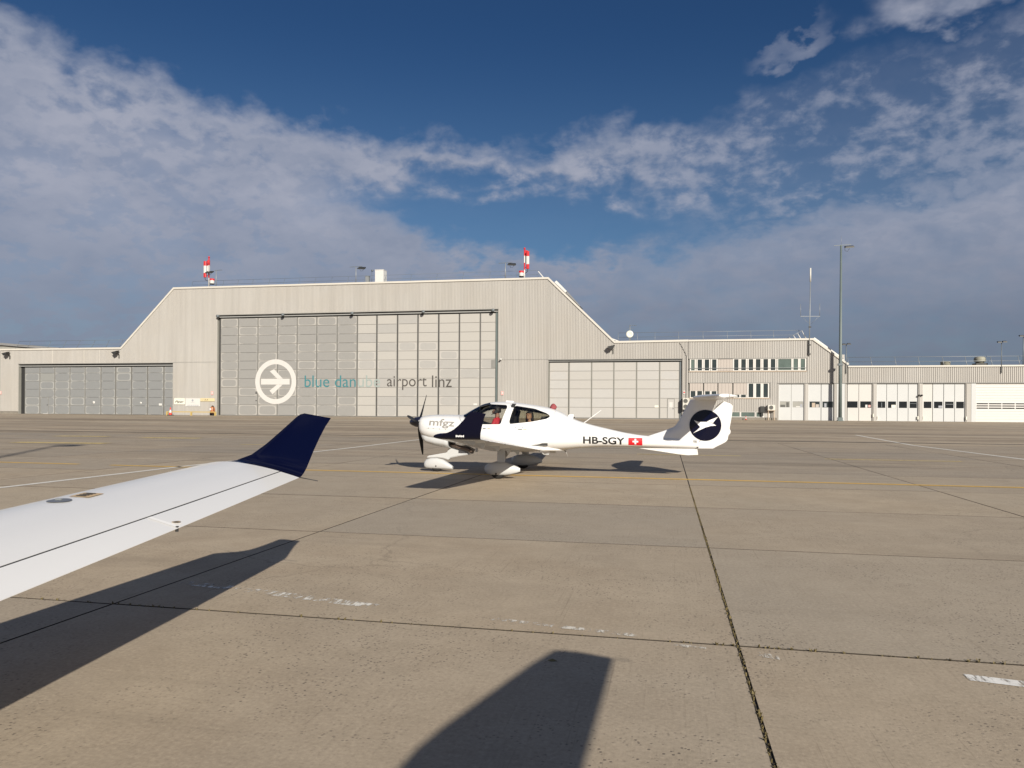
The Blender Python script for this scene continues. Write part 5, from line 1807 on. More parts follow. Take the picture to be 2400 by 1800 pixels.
        def wing_decal(name, y0, y1, x0, x1, m_, parent):
            q_ = MB()
            pts = []
            for yy, xx in ((y0, x0), (y1, x0), (y1, x1), (y0, x1)):
                pp = wpt(s_, yy, (xx - LE(yy)) / (TE(yy) - LE(yy)), True)
                pts.append((pp[0], pp[1], pp[2] + 0.004))
            q_.add(pts, [(0, 1, 2, 3)])
            return q_.build(name, m_, parent, fix=False)
        pd = wing_decal('fuel_placard', 4.33, 4.45, 0.04, 0.17, 'decal_orange', wing)
        for k_ in range(4):
            wing_decal('placard_print', 4.345 + 0.025 * k_, 4.358 + 0.025 * k_, 0.07, 0.135, 'seam_dark', wing).location.z += 0.002
        wing_decal('flap_gap_strip', 4.222, 4.250, 0.63, 0.80, 'decal_white', wing)
        pr_ = wpt(s_, 4.29, (0.755 - LE(4.29)) / (TE(4.29) - LE(4.29)), True)
        q = MB()
        for r0, r1, mi in ((0.0, 0.014, 1), (0.014, 0.024, 0)):
            n_ = 14
            v0 = [(pr_[0] + r0 * math.cos(6.2832 * k_ / n_), pr_[1] + r0 * math.sin(6.2832 * k_ / n_), pr_[2] + 0.005 - r0 * 0.03) for k_ in range(n_)]
            v1 = [(pr_[0] + r1 * math.cos(6.2832 * k_ / n_), pr_[1] + r1 * math.sin(6.2832 * k_ / n_), pr_[2] + 0.004) for k_ in range(n_)]
            q.add(v0 + v1, [(k_, (k_ + 1) % n_, n_ + (k_ + 1) % n_, n_ + k_) for k_ in range(n_)], mi)
        q.build('round_decal', ['decal_orange', 'seam_dark'], wing, fix=False)
        MB().bar((0.80, s_ * 4.235, tez(4.235) - 0.02), (0.80, s_ * 4.235, tez(4.235) + 0.01), 0.012).build('flap_stop', 'seam_dark', wing)
    # wing root fillet
    for s_ in (-1, 1):
        rg = []
        for x_, hz, hy in ((-0.60, 0.01, 0.01), (-0.45, 0.05, 0.05), (-0.1, 0.09, 0.08), (0.4, 0.085, 0.09), (0.9, 0.06, 0.09), (1.2, 0.03, 0.05), (1.40, 0.008, 0.012)):
            zc_ = 0.66 + 0.045 * (1 - (x_ + 0.5) / 1.47) - 0.05 * max(0, x_ - 0.2)
            yc_ = fus_side(x_, zc_) + 0.0
            rg.append([(x_, s_ * (yc_ + hy * math.cos(2 * math.pi * k_ / 16)), zc_ + hz * math.sin(2 * math.pi * k_ / 16)) for k_ in range(16)])
        MB().loft(rg).build('wing_fillet', 'gel_white', rt)
    # winglet lettering on the outside of the left winglet
    q = MB()
    x_ = 0.33
    for k_, wd in enumerate((0.016, 0.012, 0.016, 0.014, 0.018, 0.010, 0.016)):
        q.box(x_, x_ + wd, -5.888, -5.884, 1.085 + 0.003 * (k_ % 2), 1.118 - 0.004 * (k_ % 3))
        x_ += wd + 0.006
    q.build('winglet_lettering', 'decal_white', rt)
    # ---- tail
    def hinge_x(z):
        return 4.45 + (z - 0.83) * 0.406

    finLE = pchip([0.86, 0.93, 1.00, 1.05, 1.11, 1.16, 1.26, 1.5, 1.80], [3.05, 3.25, 3.45, 3.60, 3.76, 3.88, 3.965, 4.09, 4.255])
    rg = []
    for z in (0.80, 0.86, 0.93, 1.0, 1.05, 1.11, 1.16, 1.21, 1.28, 1.4, 1.55, 1.7, 1.80):
        le, te = finLE(z), hinge_x(z)
        c_ = te - le
        tw_ = 0.085 + (0.045 - 0.085) * (z - 0.8) / 1.0
        ring = []
        for f_ in (0.0, 0.02, 0.06, 0.14, 0.26, 0.42, 0.6, 0.8, 1.0):
            ring.append((le + c_ * f_, tw_ * min(1, math.sqrt(f_ / 0.32)) * (1 - 0.45 * max(0, f_ - 0.4)), z))
        ring = ring + [(x_, -y_, z_) for x_, y_, z_ in ring[:0:-1]]
        rg.append(ring)
    fin = MB().loft(rg).build('fin', 'gel_white', rt, sharp=45)

    def fin_half(x, z):
        if x < hinge_x(z):
            le, te = finLE(z), hinge_x(z)
            f_ = max(0.0, (x - le) / (te - le))
            tw_ = 0.085 + (0.045 - 0.085) * (z - 0.8) / 1.0
            return tw_ * min(1, math.sqrt(f_ / 0.32)) * (1 - 0.45 * max(0, f_ - 0.4))
        return 0.055 - 0.045 * min(1.0, (x - hinge_x(z)) / 0.6)

    prof_r = [(4.40, 0.675), (4.76, 0.675), (5.075, 0.875), (5.125, 1.15), (5.19, 1.67), (5.0, 1.755), (4.80, 1.655), (hinge_x(1.52) + 0.012, 1.52)]
    # rudder as a wedge, thick at the hinge
    zs_ = np.linspace(0.675, 1.752, 22)
    rg = []
    rte = pchip([0.675, 0.70, 0.875, 0.985, 1.0, 1.10, 1.12, 1.15, 1.67, 1.72, 1.755], [4.76, 4.80, 5.08, 5.10, 5.135, 5.145, 5.12, 5.125, 5.19, 5.08, 5.01])
    rle = pchip([0.675, 0.83, 1.50, 1.56, 1.66, 1.755], [4.40, 4.463, hinge_x(1.50) + 0.013, 4.775, 4.84, 4.985])
    for z in zs_:
        le, te = rle(z), max(rte(z), rle(z) + 0.01)
        t0 = fin_half(le, z)
        t1 = 0.010
        rg.append([(le, t0, z), ((le + te) / 2, (t0 + t1) / 2, z), (te, t1, z), (te, -t1, z), ((le + te) / 2, -(t0 + t1) / 2, z), (le, -t0, z)])
    rud = MB().loft(rg, smooth=False).build('rudder', 'gel_white', rt)
    MB().loft([[(hinge_x(z) - 0.001, 0.02, z), (hinge_x(z) + 0.016, 0.02, z), (hinge_x(z) + 0.016, -0.02, z), (hinge_x(z) - 0.001, -0.02, z)] for z in (0.70, 1.52)], smooth=False).build('rudder_hinge', 'seam_dark', rud)
    MB().box(4.395, 4.425, -0.075, 0.075, 0.685, 0.80).build('tail_slot', 'prop_black', fin)
    q = MB().prism([(2.80, 0.695), (4.41, 0.66), (4.43, 0.525), (4.20, 0.512), (4.0, 0.53)], -0.014, 0.014)
    q.build('ventral_fin', 'gel_white', rt)
    MB().tube([(4.70, 0.0, 1.66), (4.80, 0.0, 1.80)], 0.014, 6).build('elevator_rod', 'seam_dark', fin)
    # horizontal tail: swept leading edge, elevator behind
    for s_ in (-1, 1):
        rg, rg2 = [], []
        for k_ in range(9):
            f_ = k_ / 8
            y = f_ * 1.95
            le = 4.30 + 0.16 * f_ if f_ < 0.3 else 4.348 + 0.55 * (f_ - 0.3)
            te = 5.06 + 0.06 * f_
            hg = te - 0.20 + 0.04 * f_
            z = 1.838 + 0.018 * f_
            t_ = 0.066 * (1 - 0.5 * f_)
            if k_ == 8:
                le += 0.02
            c_ = hg - le
            up = [(le + c_ * u, s_ * y, z + t_ * min(1, math.sqrt(u / 0.3)) * (1 - 0.3 * max(0, u - 0.4))) for u in (0, 0.03, 0.1, 0.25, 0.5, 0.75, 1.0)]
            dn = [(x_, y_, 2 * z - z_) for x_, y_, z_ in up[:0:-1]]
            rg.append(up + dn)
            th = t_ * 0.8
            hg2 = hg + 0.008
            rg2.append([(hg2, s_ * y, z + th), (te, s_ * y, z - 0.012 + 0.006), (te, s_ * y, z - 0.024), (hg2, s_ * y, z - th)])
        MB().loft(rg).build('tailplane', 'gel_white', rt, sharp=45)
        MB().loft(rg2, smooth=False).build('elevator', 'gel_white', rt)
        MB().tube([(5.11, s_ * 1.945, 1.842), (5.23, s_ * 1.948, 1.838)], 0.0035, 5).build('static_wick', 'seam_dark', rt)
    # emblem on the fin: navy disc with a white bird, both sides
    cx, cz, rr = 4.585, 1.205, 0.355
    for s_ in (-1, 1):
        q = MB()
        n_ = 48
        vs_, fs_ = [], []
        for i in range(9):
            r_ = rr * i / 8
            for k_ in range(n_):
                x_, z_ = cx + r_ * math.cos(6.28318 * k_ / n_), cz + r_ * math.sin(6.28318 * k_ / n_)
                vs_.append((x_, s_ * (max(fin_half(x_, z_), fin_half(x_ - 0.03, z_), fin_half(x_ + 0.03, z_)) + 0.007), z_))
        for i in range(8):
            for k_ in range(n_):
                k2 = (k_ + 1) % n_
                fs_.append((i * n_ + k_, i * n_ + k2, (i + 1) * n_ + k2, (i + 1) * n_ + k_))
        q.add(vs_, fs_, 0, True)
        q.build('tail_emblem', 'navy', rt, fix=False)
        q = MB()
        for poly in ([(4.33, 1.32), (4.43, 1.283), (4.52, 1.283), (4.61, 1.285), (4.70, 1.267), (4.77, 1.237), (4.825, 1.20), (4.70, 1.19), (4.58, 1.152), (4.46, 1.095), (4.31, 1.02), (4.39, 1.085), (4.47, 1.165), (4.43, 1.21), (4.39, 1.25)],
                     [(4.615, 1.290), (4.70, 1.335), (4.865, 1.402), (4.80, 1.335), (4.755, 1.262)]):
            bm = bmesh.new()
            fv = [bm.verts.new((x_, 0, z_)) for x_, z_ in poly]
            bm.faces.new(fv)
            bmesh.ops.triangulate(bm, faces=bm.faces)
            bmesh.ops.subdivide_edges(bm, edges=bm.edges, cuts=3, use_grid_fill=True)
            bmesh.ops.triangulate(bm, faces=bm.faces)
            bm.verts.index_update()
            q.add([(v_.co.x, s_ * (max(fin_half(v_.co.x, v_.co.z), fin_half(v_.co.x - 0.03, v_.co.z), fin_half(v_.co.x + 0.03, v_.co.z)) + 0.012), v_.co.z) for v_ in bm.verts], [tuple(v_.index for v_ in f_.verts) for f_ in bm.faces])
            bm.free()
        q.build('tail_bird', 'decal_white', rt, fix=False)
    q = MB()
    for k_ in range(5):
        q.box(4.315, 4.40, -0.093, -0.088, 0.795 + k_ * 0.014, 0.803 + k_ * 0.014)
    q.build('data_plate', 'seam', fin)

    # ---- lettering wrapped onto the hull (left side)
    def wrap(name, body_, x0, x1, z0, z1, m_, eps=0.005, slope=0.0, sides=(-1,), **kw):
        pts, fcs = text_geo(body_, **kw)
        pts = fit(pts, x0, x1, z0, z1)
        bm = bmesh.new()
        bv = [bm.verts.new((x_, 0, z_)) for x_, z_ in pts]
        for f_ in fcs:
            try:
                bm.faces.new([bv[k_] for k_ in f_])
            except ValueError:
                pass
        bmesh.ops.triangulate(bm, faces=bm.faces)
        bmesh.ops.subdivide_edges(bm, edges=[e for e in bm.edges if e.calc_length() > 0.03], cuts=2, use_grid_fill=True)
        bmesh.ops.triangulate(bm, faces=bm.faces)
        bm.verts.index_update()
        q_ = MB()
        for s_ in sides:
            q_.add([(v_.co.x, s_ * (fus_side(v_.co.x, v_.co.z + slope * (v_.co.x - x0)) + eps), v_.co.z + slope * (v_.co.x - x0)) for v_ in bm.verts], [tuple(v_.index for v_ in f_.verts) for f_ in bm.faces])
        bm.free()
        return q_.build(name, m_, rt, fix=False)
    wrap('club_lettering', 'mfgz', -1.90, -1.24, 1.095, 1.315, 'mfgz_silver', slope=-0.035, offset=0.018)
    wrap('registration', 'HB-SGY', 1.81, 2.77, 0.755, 0.925, 'reg_black', slope=-0.02, offset=0.026)

    def wrap_rect(q_, x0, x1, z0, z1, mi, eps, slope=-0.02, n_=8):
        vs_, fs_ = [], []
        for i in range(n_ + 1):
            for j in range(n_ + 1):
                x_ = x0 + (x1 - x0) * i / n_
                z_ = z0 + (z1 - z0) * j / n_ + slope * (x_ - 1.81)
                vs_.append((x_, -(fus_side(x_, z_) + eps), z_))
        for i in range(n_):
            for j in range(n_):
                a_ = i * (n_ + 1) + j
                fs_.append((a_, a_ + n_ + 1, a_ + n_ + 2, a_ + 1))
        q_.add(vs_, fs_, mi, True)
    q = MB()
    wrap_rect(q, 2.85, 3.17, 0.752, 0.925, 0, 0.005)
    wrap_rect(q, 2.945, 3.075, 0.820, 0.857, 1, 0.010)
    wrap_rect(q, 2.991, 3.029, 0.774, 0.903, 1, 0.0115)
    q.build('swiss_flag', ['swiss_red', 'decal_white'], rt, fix=False)
    # ---- aerials and small fittings
    MB().loft([[(-0.10, 0.05, 1.715), (0.10, 0.05, 1.705), (0.10, -0.05, 1.705), (-0.10, -0.05, 1.715)], [(-0.08, 0.035, 1.755), (0.085, 0.035, 1.745), (0.085, -0.035, 1.745), (-0.08, -0.035, 1.755)]], smooth=False).build('roof_aerial', 'decal_white', rt)
    MB().loft([[(1.42, 0.02, 1.36), (1.54, 0.02, 1.31), (1.54, -0.02, 1.31), (1.42, -0.02, 1.36)], [(1.43, 0.012, 1.425), (1.55, 0.012, 1.435), (1.55, -0.012, 1.435), (1.43, -0.012, 1.425)]], smooth=False).build('comm_aerial', 'decal_white', rt)
    q = MB().tube([(1.78, 0, 1.225), (1.86, 0, 1.28), (2.20, 0, 1.535)], [0.020, 0.009, 0.005], 6)
    q.build('whip_aerial', 'decal_white', rt)
    MB().tube([(1.32, 0, 0.60), (1.38, 0, 0.52), (1.42, 0, 0.42)], [0.02, 0.01, 0.005], 6).build('belly_aerial', 'seam', rt)
    MB().loft([[(0.95, 0.03, 0.58), (1.12, 0.03, 0.58), (1.12, -0.03, 0.58), (0.95, -0.03, 0.58)], [(1.0, 0.02, 0.50), (1.12, 0.02, 0.50), (1.12, -0.02, 0.50), (1.0, -0.02, 0.50)]], smooth=False).build('step', 'gel_grey', rt)
    MB().tube([(0.75, -0.50, 0.62), (0.95, -0.62, 0.50), (1.06, -0.68, 0.52)], 0.014, 6).build('boarding_step', 'gel_grey', rt)

    # ---- undercarriage
    def spat(cx, cy, pts, hw, name='wheel_fairing'):
        rg_ = []
        for x_, zb, zt, wf in pts:
            rg_.append([(cx + x_, cy + hw * wf * math.copysign(abs(math.cos(a_)) ** 0.8, math.cos(a_)), (zt + zb) / 2 + (zt - zb) / 2 * math.copysign(abs(math.sin(a_)) ** 0.85, math.sin(a_))) for a_ in [2 * math.pi * k_ / 24 for k_ in range(24)]])
        return MB().loft(rg_).build(name, 'gel_grey', rt, sharp=50)

    def tyre(cx, cy, r_, wd):
        o_ = MB().lathe([(r_ * 0.5, -wd / 2), (r_ * 0.82, -wd / 2), (r_ * 0.96, -wd * 0.36), (r_, -wd * 0.12), (r_, wd * 0.12), (r_ * 0.96, wd * 0.36), (r_ * 0.82, wd / 2), (r_ * 0.5, wd / 2)], (cx, cy, r_), 26, 'y').build('tyre', 'rubber', rt)
        MB().lathe([(0, -wd * 0.4), (r_ * 0.52, -wd * 0.42), (r_ * 0.52, wd * 0.42), (0, wd * 0.4)], (cx, cy, r_), 16, 'y').build('rim', 'galvanised', o_)

    mg = [(-0.305, 0.20, 0.24, 0.15), (-0.29, 0.15, 0.285, 0.5), (-0.24, 0.105, 0.325, 0.8), (-0.13, 0.075, 0.362, 1.0), (0.02, 0.07, 0.372, 1.0), (0.17, 0.078, 0.362, 0.92), (0.30, 0.10, 0.328, 0.72), (0.42, 0.135, 0.285, 0.45), (0.50, 0.165, 0.245, 0.2)]
    for s_ in (-1, 1):
        sp = spat(0.05, s_ * 1.485, mg, 0.125)
        MB().lathe([(0, -0.005), (0.02, -0.004), (0.022, 0.0)] if s_ < 0 else [(0, 0.005), (0.02, 0.004), (0.022, 0.0)], (0.03, s_ * 1.608, 0.115), 10, 'y').build('axle_bolt', 'prop_black', sp)
        tyre(0.05, s_ * 1.485, 0.18, 0.14)
        rg = []
        for yy, zz, ch, th in ((0.45, 0.66, 0.19, 0.05), (0.75, 0.60, 0.18, 0.045), (1.15, 0.50, 0.165, 0.04), (1.42, 0.40, 0.15, 0.036), (1.475, 0.34, 0.145, 0.036), (1.485, 0.24, 0.14, 0.036)):
            ring = []
            for k_ in range(14):
                a_ = 2 * math.pi * k_ / 14
                nrm = (0.25, 0.97) if yy < 1.4 else (0.9, 0.4)
                ring.append((0.115 + ch / 2 * math.cos(a_), s_ * (yy + th / 2 * math.sin(a_) * nrm[0]), zz + th / 2 * math.sin(a_) * nrm[1]))
            rg.append(ring)
        MB().loft(rg).build('main_leg', 'gel_grey', rt)
        MB().loft([[(0.03, s_ * (1.485 - 0.022), 0.35), (0.2, s_ * (1.485 - 0.014), 0.35), (0.2, s_ * (1.485 + 0.014), 0.35), (0.03, s_ * (1.485 + 0.022), 0.35)],
                   [(0.03, s_ * (1.46 - 0.022), 0.64), (0.205, s_ * (1.46 - 0.014), 0.64), (0.205, s_ * (1.46 + 0.014), 0.64), (0.03, s_ * (1.46 + 0.022), 0.64)]], smooth=False).build('leg_fairing', 'gel_grey', rt)
    ng = [(-0.345, 0.14, 0.19, 0.2), (-0.325, 0.10, 0.25, 0.55), (-0.27, 0.075, 0.305, 0.82), (-0.15, 0.065, 0.335, 1.0), (0.0, 0.062, 0.338, 1.0), (0.15, 0.062, 0.30, 0.92), (0.28, 0.06, 0.22, 0.75), (0.39, 0.06, 0.145, 0.5)]
    sp = spat(-1.82, 0.0, ng, 0.105)
    MB().lathe([(0, -0.006), (0.016, -0.004), (0.018, 0.0)], (-1.83, -0.103, 0.14), 10, 'y').build('axle_bolt', 'prop_black', sp)
    tyre(-1.83, 0.0, 0.155, 0.12)
    poly = [(-2.09, 0.335), (-2.05, 0.385), (-1.56, 0.475), (-1.53, 0.575), (-1.40, 0.60), (-1.20, 0.545), (-0.97, 0.44), (-1.30, 0.385), (-1.48, 0.345), (-1.53, 0.29), (-1.66, 0.33), (-1.80, 0.345)]
    bm = bmesh.new()
    f0 = bm.faces.new([bm.verts.new((x_, -0.055, z_)) for x_, z_ in poly])
    ex_ = bmesh.ops.extrude_face_region(bm, geom=[f0])
    bmesh.ops.translate(bm, verts=[e for e in ex_['geom'] if isinstance(e, bmesh.types.BMVert)], vec=(0, 0.11, 0))
    bmesh.ops.recalc_face_normals(bm, faces=bm.faces)
    bmesh.ops.bevel(bm, geom=list(bm.edges), offset=0.014, segments=2, affect='EDGES')
    me = bpy.data.meshes.new('nose_leg')
    bm.to_mesh(me)
    bm.free()
    me.materials.append(MATS['gel_grey'])
    nl = bpy.data.objects.new('nose_leg', me)
    COL.objects.link(nl)
    nl.parent = rt
    MB().prism([(-1.45, 0.62), (-1.10, 0.66), (-0.88, 0.56), (-0.93, 0.45), (-1.15, 0.52)], -0.03, 0.09).build('gear_strut', 'shaded_under_grey', rt)  # part by the nose leg, its shade put into the darker grey
    MB().box(-0.84, -0.80, -0.06, 0.06, 0.50, 0.66).build('lit_exhaust_tip', 'gel_white', rt)  # white box paints the sunlit end of the exhaust pipe
    # ---- cabin
    cab = MB()
    cab.box(-1.0, 1.0, -0.50, 0.50, 0.70, 0.76)
    cab.box(0.98, 1.02, -0.42, 0.42, 0.76, 1.20)
    cab.build('cabin_floor', 'cabin_dark', rt)
    q = MB().loft([[(-0.98, y_ * 0.52, 0.80), (-0.80, y_ * 0.50, 0.80), (-0.80, y_ * 0.50, 1.33), (-0.98, y_ * 0.50, 1.36)] for y_ in (-1, 1)], smooth=False)
    q.build('instrument_panel', 'seat_black', rt)
    for s_ in (-1, 1):
        for xb, lean, hh, nm, bt in ((-0.05, 0.16, 0.62, 'front_seat', 'seat_black'), (0.70, 0.16, 0.50, 'rear_seat', 'seat_black')):
            q = MB()
            q.box(xb - 0.50, xb + 0.02, s_ * 0.28 - 0.22, s_ * 0.28 + 0.22, 0.78, 0.90)
            q.loft([[(xb - 0.03, s_ * 0.28 + d_ * 0.21, 0.88), (xb + 0.07, s_ * 0.28 + d_ * 0.21, 0.88), (xb + 0.07 + lean, s_ * 0.28 + d_ * 0.17, 0.88 + hh), (xb + lean - 0.01, s_ * 0.28 + d_ * 0.17, 0.88 + hh)] for d_ in (-1, 1)], smooth=False)
            st_ = q.build(nm, bt, rt)
            if hh > 0.55:
                MB().loft([[(xb + lean - 0.02, s_ * 0.28 + d_ * 0.10, 0.90 + hh), (xb + lean + 0.07, s_ * 0.28 + d_ * 0.10, 0.90 + hh), (xb + lean + 0.09, s_ * 0.28 + d_ * 0.10, 1.06 + hh), (xb + lean + 0.02, s_ * 0.28 + d_ * 0.10, 1.06 + hh)] for d_ in (-1, 1)], smooth=False).build('headrest', 'seat_black', st_)
    MB().loft([[(-0.66, y_, 1.605), (-0.46, y_, 1.655), (-0.46, y_, 1.64), (-0.66, y_, 1.585)] for y_ in (-0.40, -0.08)], smooth=False).build('sun_visor', 'seat_black', rt)
    return rt


sgy = build_aircraft()
own = copy_tree(sgy, None, ('registration', 'swiss_flag'))
sgy.location = (-3.71, 17.69, 0)
tag(sgy, 'white light aircraft with blue winglets and registration HB-SGY on the yellow line', 'aircraft')
for o in kids(sgy):          # the far wing of this one droops a little
    if o.name.split('.')[0] in ('wing', 'flap', 'aileron', 'winglet', 'static_wick') and sum(v.co.y for v in o.data.vertices) > 0 and max(v.co.z for v in o.data.vertices) < 1.6:
        an = R(-1.7)
        o.rotation_euler.x = an
        py, pz = 0.55, 0.62
        o.location = (0, py - (py * math.cos(an) - pz * math.sin(an)), pz - (py * math.sin(an) + pz * math.cos(an)))
own.location = (-3.35, -0.70, 0)
tag(own, 'nearest aircraft whose white wing with dark blue winglet reaches in from the left', 'aircraft')

# crumpled red cover behind the cabin of the far aircraft
OX, OY = -3.71, 17.69
q = MB()
rr_ = random.Random(5)
rg = []
for zz, rad in ((1.525, 0.03), (1.54, 0.055), (1.57, 0.072), (1.60, 0.078), (1.63, 0.066), (1.66, 0.05), (1.685, 0.02)):
    rg.append([(OX + 1.05 + rad * 1.05 * math.cos(2 * math.pi * k_ / 14) * rr_.uniform(0.82, 1.15) + (zz - 1.6) * 0.1, OY + 0.06 + rad * math.sin(2 * math.pi * k_ / 14) * rr_.uniform(0.82, 1.15), zz + rr_.uniform(-0.006, 0.006)) for k_ in range(14)])
q.loft(rg)
tag(q.build('red_cover', 'red_cloth', loc=(OX + 1.05, OY + 0.06, 1.525)), 'crumpled red cloth cover sitting on top of the aircraft behind its cabin', 'cover')


# ================================================================== PEOPLE
def person(label, base, joints, radii, edges, mats_, zone, hair, name='person'):
    """one continuous skinned body; zone(x, y, z) -> material index"""
    me = bpy.data.meshes.new('skel')
    me.from_pydata([joints[k_] for k_ in joints], [(list(joints).index(a_), list(joints).index(c_)) for a_, c_ in edges], [])
    ob = bpy.data.objects.new('skel', me)
    COL.objects.link(ob)
    sk_ = ob.modifiers.new('s', 'SKIN')
    sk_.use_smooth_shade = True
    for i, k_ in enumerate(joints):
        r_ = radii[k_]
        me.skin_vertices[0].data[i].radius = r_ if isinstance(r_, tuple) else (r_, r_)
        me.skin_vertices[0].data[i].use_root = (k_ == 'pelvis')
    sb = ob.modifiers.new('d', 'SUBSURF')
    sb.levels = 2
    sb.render_levels = 2
    dg = bpy.context.evaluated_depsgraph_get()
    dg.update()
    m2 = bpy.data.meshes.new_from_object(ob.evaluated_get(dg))
    bpy.data.objects.remove(ob)
    m2.name = 'person'
    for m_ in mats_:
        m2.materials.append(MATS[m_])
    for p in m2.polygons:
        p.use_smooth = True
        p.material_index = zone(p.center)
    o = bpy.data.objects.new(name, m2)
    COL.objects.link(o)
    o.location = base
    tag(o, label, 'person')
    hair(o)
    return o


def sitting(h, lean=0.05, turn=0.0, hands=(-0.36, 0.32)):
    """joints of a seated figure, facing -x, hip at the origin; h = height of the crown above the hip"""
    J = {'pelvis': (0, 0, 0), 'belly': (0.0, 0, 0.14), 'chest': (0.02, 0, 0.32), 'neckb': (0.03, 0, h - 0.305), 'neck': (0.02, 0, h - 0.24), 'skull': (0.005, 0, h - 0.15), 'crown': (0.012, 0, h - 0.065)}
    Rr = {'pelvis': (0.13, 0.15), 'belly': (0.11, 0.14), 'chest': (0.115, 0.155), 'neckb': 0.075, 'neck': 0.052, 'skull': (0.088, 0.076), 'crown': (0.078, 0.066)}
    c_, s_ = math.cos(turn), math.sin(turn)
    J['face'] = (0.005 - 0.062 * c_, -0.062 * s_, h - 0.17)
    Rr['face'] = 0.048
    J['chin'] = (0.01 - 0.068 * c_, -0.068 * s_, h - 0.225)
    Rr['chin'] = 0.032
    J['nose'] = (0.005 - 0.108 * c_, -0.108 * s_, h - 0.165)
    Rr['nose'] = 0.013
    E_ = [('pelvis', 'belly'), ('belly', 'chest'), ('chest', 'neckb'), ('neckb', 'neck'), ('neck', 'skull'), ('skull', 'crown'), ('skull', 'face'), ('face', 'chin'), ('face', 'nose')]
    for n_, s in (('l', -1), ('r', 1)):
        J.update({'sh' + n_: (0.02, s * 0.175, h - 0.355), 'el' + n_: (-0.08, s * 0.225, h - 0.60), 'wr' + n_: (-0.28, s * 0.16, h - 0.58), 'pa' + n_: (-0.35, s * 0.145, h - 0.575)})
        Rr.update({'sh' + n_: 0.062, 'el' + n_: 0.043, 'wr' + n_: 0.028, 'pa' + n_: (0.034, 0.018)})
        E_ += [('chest', 'sh' + n_), ('sh' + n_, 'el' + n_), ('el' + n_, 'wr' + n_), ('wr' + n_, 'pa' + n_)]
        for k_, (dy_, ln) in enumerate(((-0.030, 0.070), (-0.010, 0.082), (0.010, 0.076), (0.028, 0.060))):
            a_, c2 = 'fa%s%d' % (n_, k_), 'fb%s%d' % (n_, k_)
            J[a_] = (-0.35 - ln * 0.6, s * 0.145 + dy_, h - 0.58)
            J[c2] = (-0.35 - ln * 0.9, s * 0.145 + dy_ * 1.1, h - 0.615)
            Rr[a_], Rr[c2] = 0.0095, 0.008
            E_ += [('pa' + n_, a_), (a_, c2)]
        J['th' + n_] = (-0.345, s * 0.105, h - 0.560)
        J['ti' + n_] = (-0.385, s * 0.085, h - 0.575)
        Rr['th' + n_], Rr['ti' + n_] = 0.011, 0.009
        E_ += [('wr' + n_, 'th' + n_), ('th' + n_, 'ti' + n_)]
        J.update({'hi' + n_: (-0.03, s * 0.09, -0.01), 'kn' + n_: (-0.42, s * 0.11, 0.08), 'an' + n_: (-0.72, s * 0.10, -0.14), 'to' + n_: (-0.86, s * 0.10, -0.10)})
        Rr.update({'hi' + n_: 0.085, 'kn' + n_: 0.058, 'an' + n_: 0.04, 'to' + n_: 0.036})
        E_ += [('pelvis', 'hi' + n_), ('hi' + n_, 'kn' + n_), ('kn' + n_, 'an' + n_), ('an' + n_, 'to' + n_)]
    return J, Rr, E_


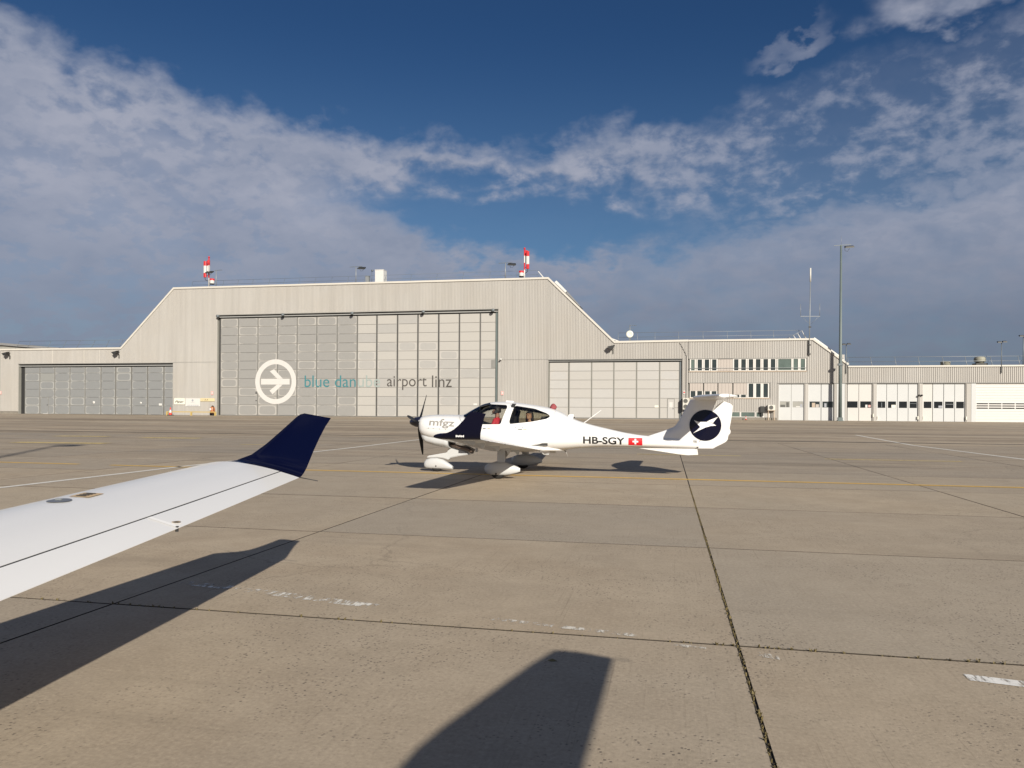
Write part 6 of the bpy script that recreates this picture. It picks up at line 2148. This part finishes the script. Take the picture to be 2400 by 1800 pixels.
def head_features(o, h, turn, hair_m, long_hair, headset):
    c_, s_ = math.cos(turn), math.sin(turn)
    W0 = wl(o)

    def at(f_, l_, z_):          # forward, left, up from head centre
        return (W0.x + 0.01 - f_ * c_ - l_ * s_ * -1, W0.y - f_ * s_ - l_ * c_, W0.z + h - 0.13 + z_)
    q = MB()
    n_ = 20
    rg_ = []
    low = -0.20 if long_hair else -0.06
    for z_, rad in ((0.098, 0.02), (0.09, 0.055), (0.066, 0.084), (0.03, 0.098), (-0.01, 0.103), (low * 0.5 - 0.02, 0.104 if long_hair else 0.095), (low, 0.096 if long_hair else 0.075)):
        ring = []
        for k_ in range(n_):
            a_ = 2 * math.pi * k_ / n_
            f_, l_ = math.cos(a_), math.sin(a_)
            rf = rad * (1.0 if f_ < 0 else 1.02)
            if f_ > 0.45 and z_ < 0.035:
                rf *= 0.45
            ring.append(at(rf * f_ - 0.008, rad * 0.92 * l_, z_))
        rg_.append(ring)
    q.loft(rg_)
    q.build('hair', hair_m, o)
    for l_ in (-0.032, 0.032):
        q = MB()
        p = at(0.092, l_, -0.012)
        q.lathe([(0, -0.004), (0.010, -0.002), (0.010, 0.006), (0, 0.008)], p, 8, 'z')
        q.build('eye', 'hair_dark', o)
    q = MB()
    q.bar(at(0.104, -0.024, -0.083), at(0.104, 0.024, -0.083), 0.010, 0.008)
    q.build('mouth', 'skin_dark', o)
    if headset:
        q = MB()
        q.tube([at(0.0, 0.105 * math.cos(a_), -0.02 + 0.135 * math.sin(a_)) for a_ in [math.pi * k_ / 10 for k_ in range(11)]], 0.012, 6)
        for l_ in (-1, 1):
            q.tube([at(0.0, l_ * 0.085, -0.02), at(0.0, l_ * 0.125, -0.02)], 0.042, 12)
        q.tube([at(0.02, 0.115, -0.04), at(0.09, 0.10, -0.09), at(0.115, 0.03, -0.10)], 0.008, 6)
        q.build('headset', 'seat_black', o)


hp = 0.76
J, Rr, E_ = sitting(hp)
pil = person('pilot in a red shirt and black headset at the front of the far aircraft', (OX - 0.28, OY - 0.27, 0.885), J, Rr, E_, ['skin_dark', 'shirt_red', 'trousers'],
             lambda c_: 2 if (c_.z < 0.03 or c_.x < -0.30 and c_.z < 0.12) else (1 if c_.z < hp - 0.295 and not (c_.x < -0.12) else 0),
             lambda o: head_features(o, hp, 0.15, 'hair_dark', False, True))
hq = 0.66
J, Rr, E_ = sitting(hq, turn=1.25)
pas = person('dark haired passenger in a tan top looking out of the rear window', (OX + 0.52, OY - 0.26, 0.875), J, Rr, E_, ['skin', 'shirt_tan', 'trousers'],
             lambda c_: 2 if (c_.z < 0.03 or c_.x < -0.30 and c_.z < 0.12) else (1 if c_.z < hq - 0.295 and not (c_.x < -0.20) else 0),
             lambda o: head_features(o, hq, 1.25, 'hair_dark', True, False))
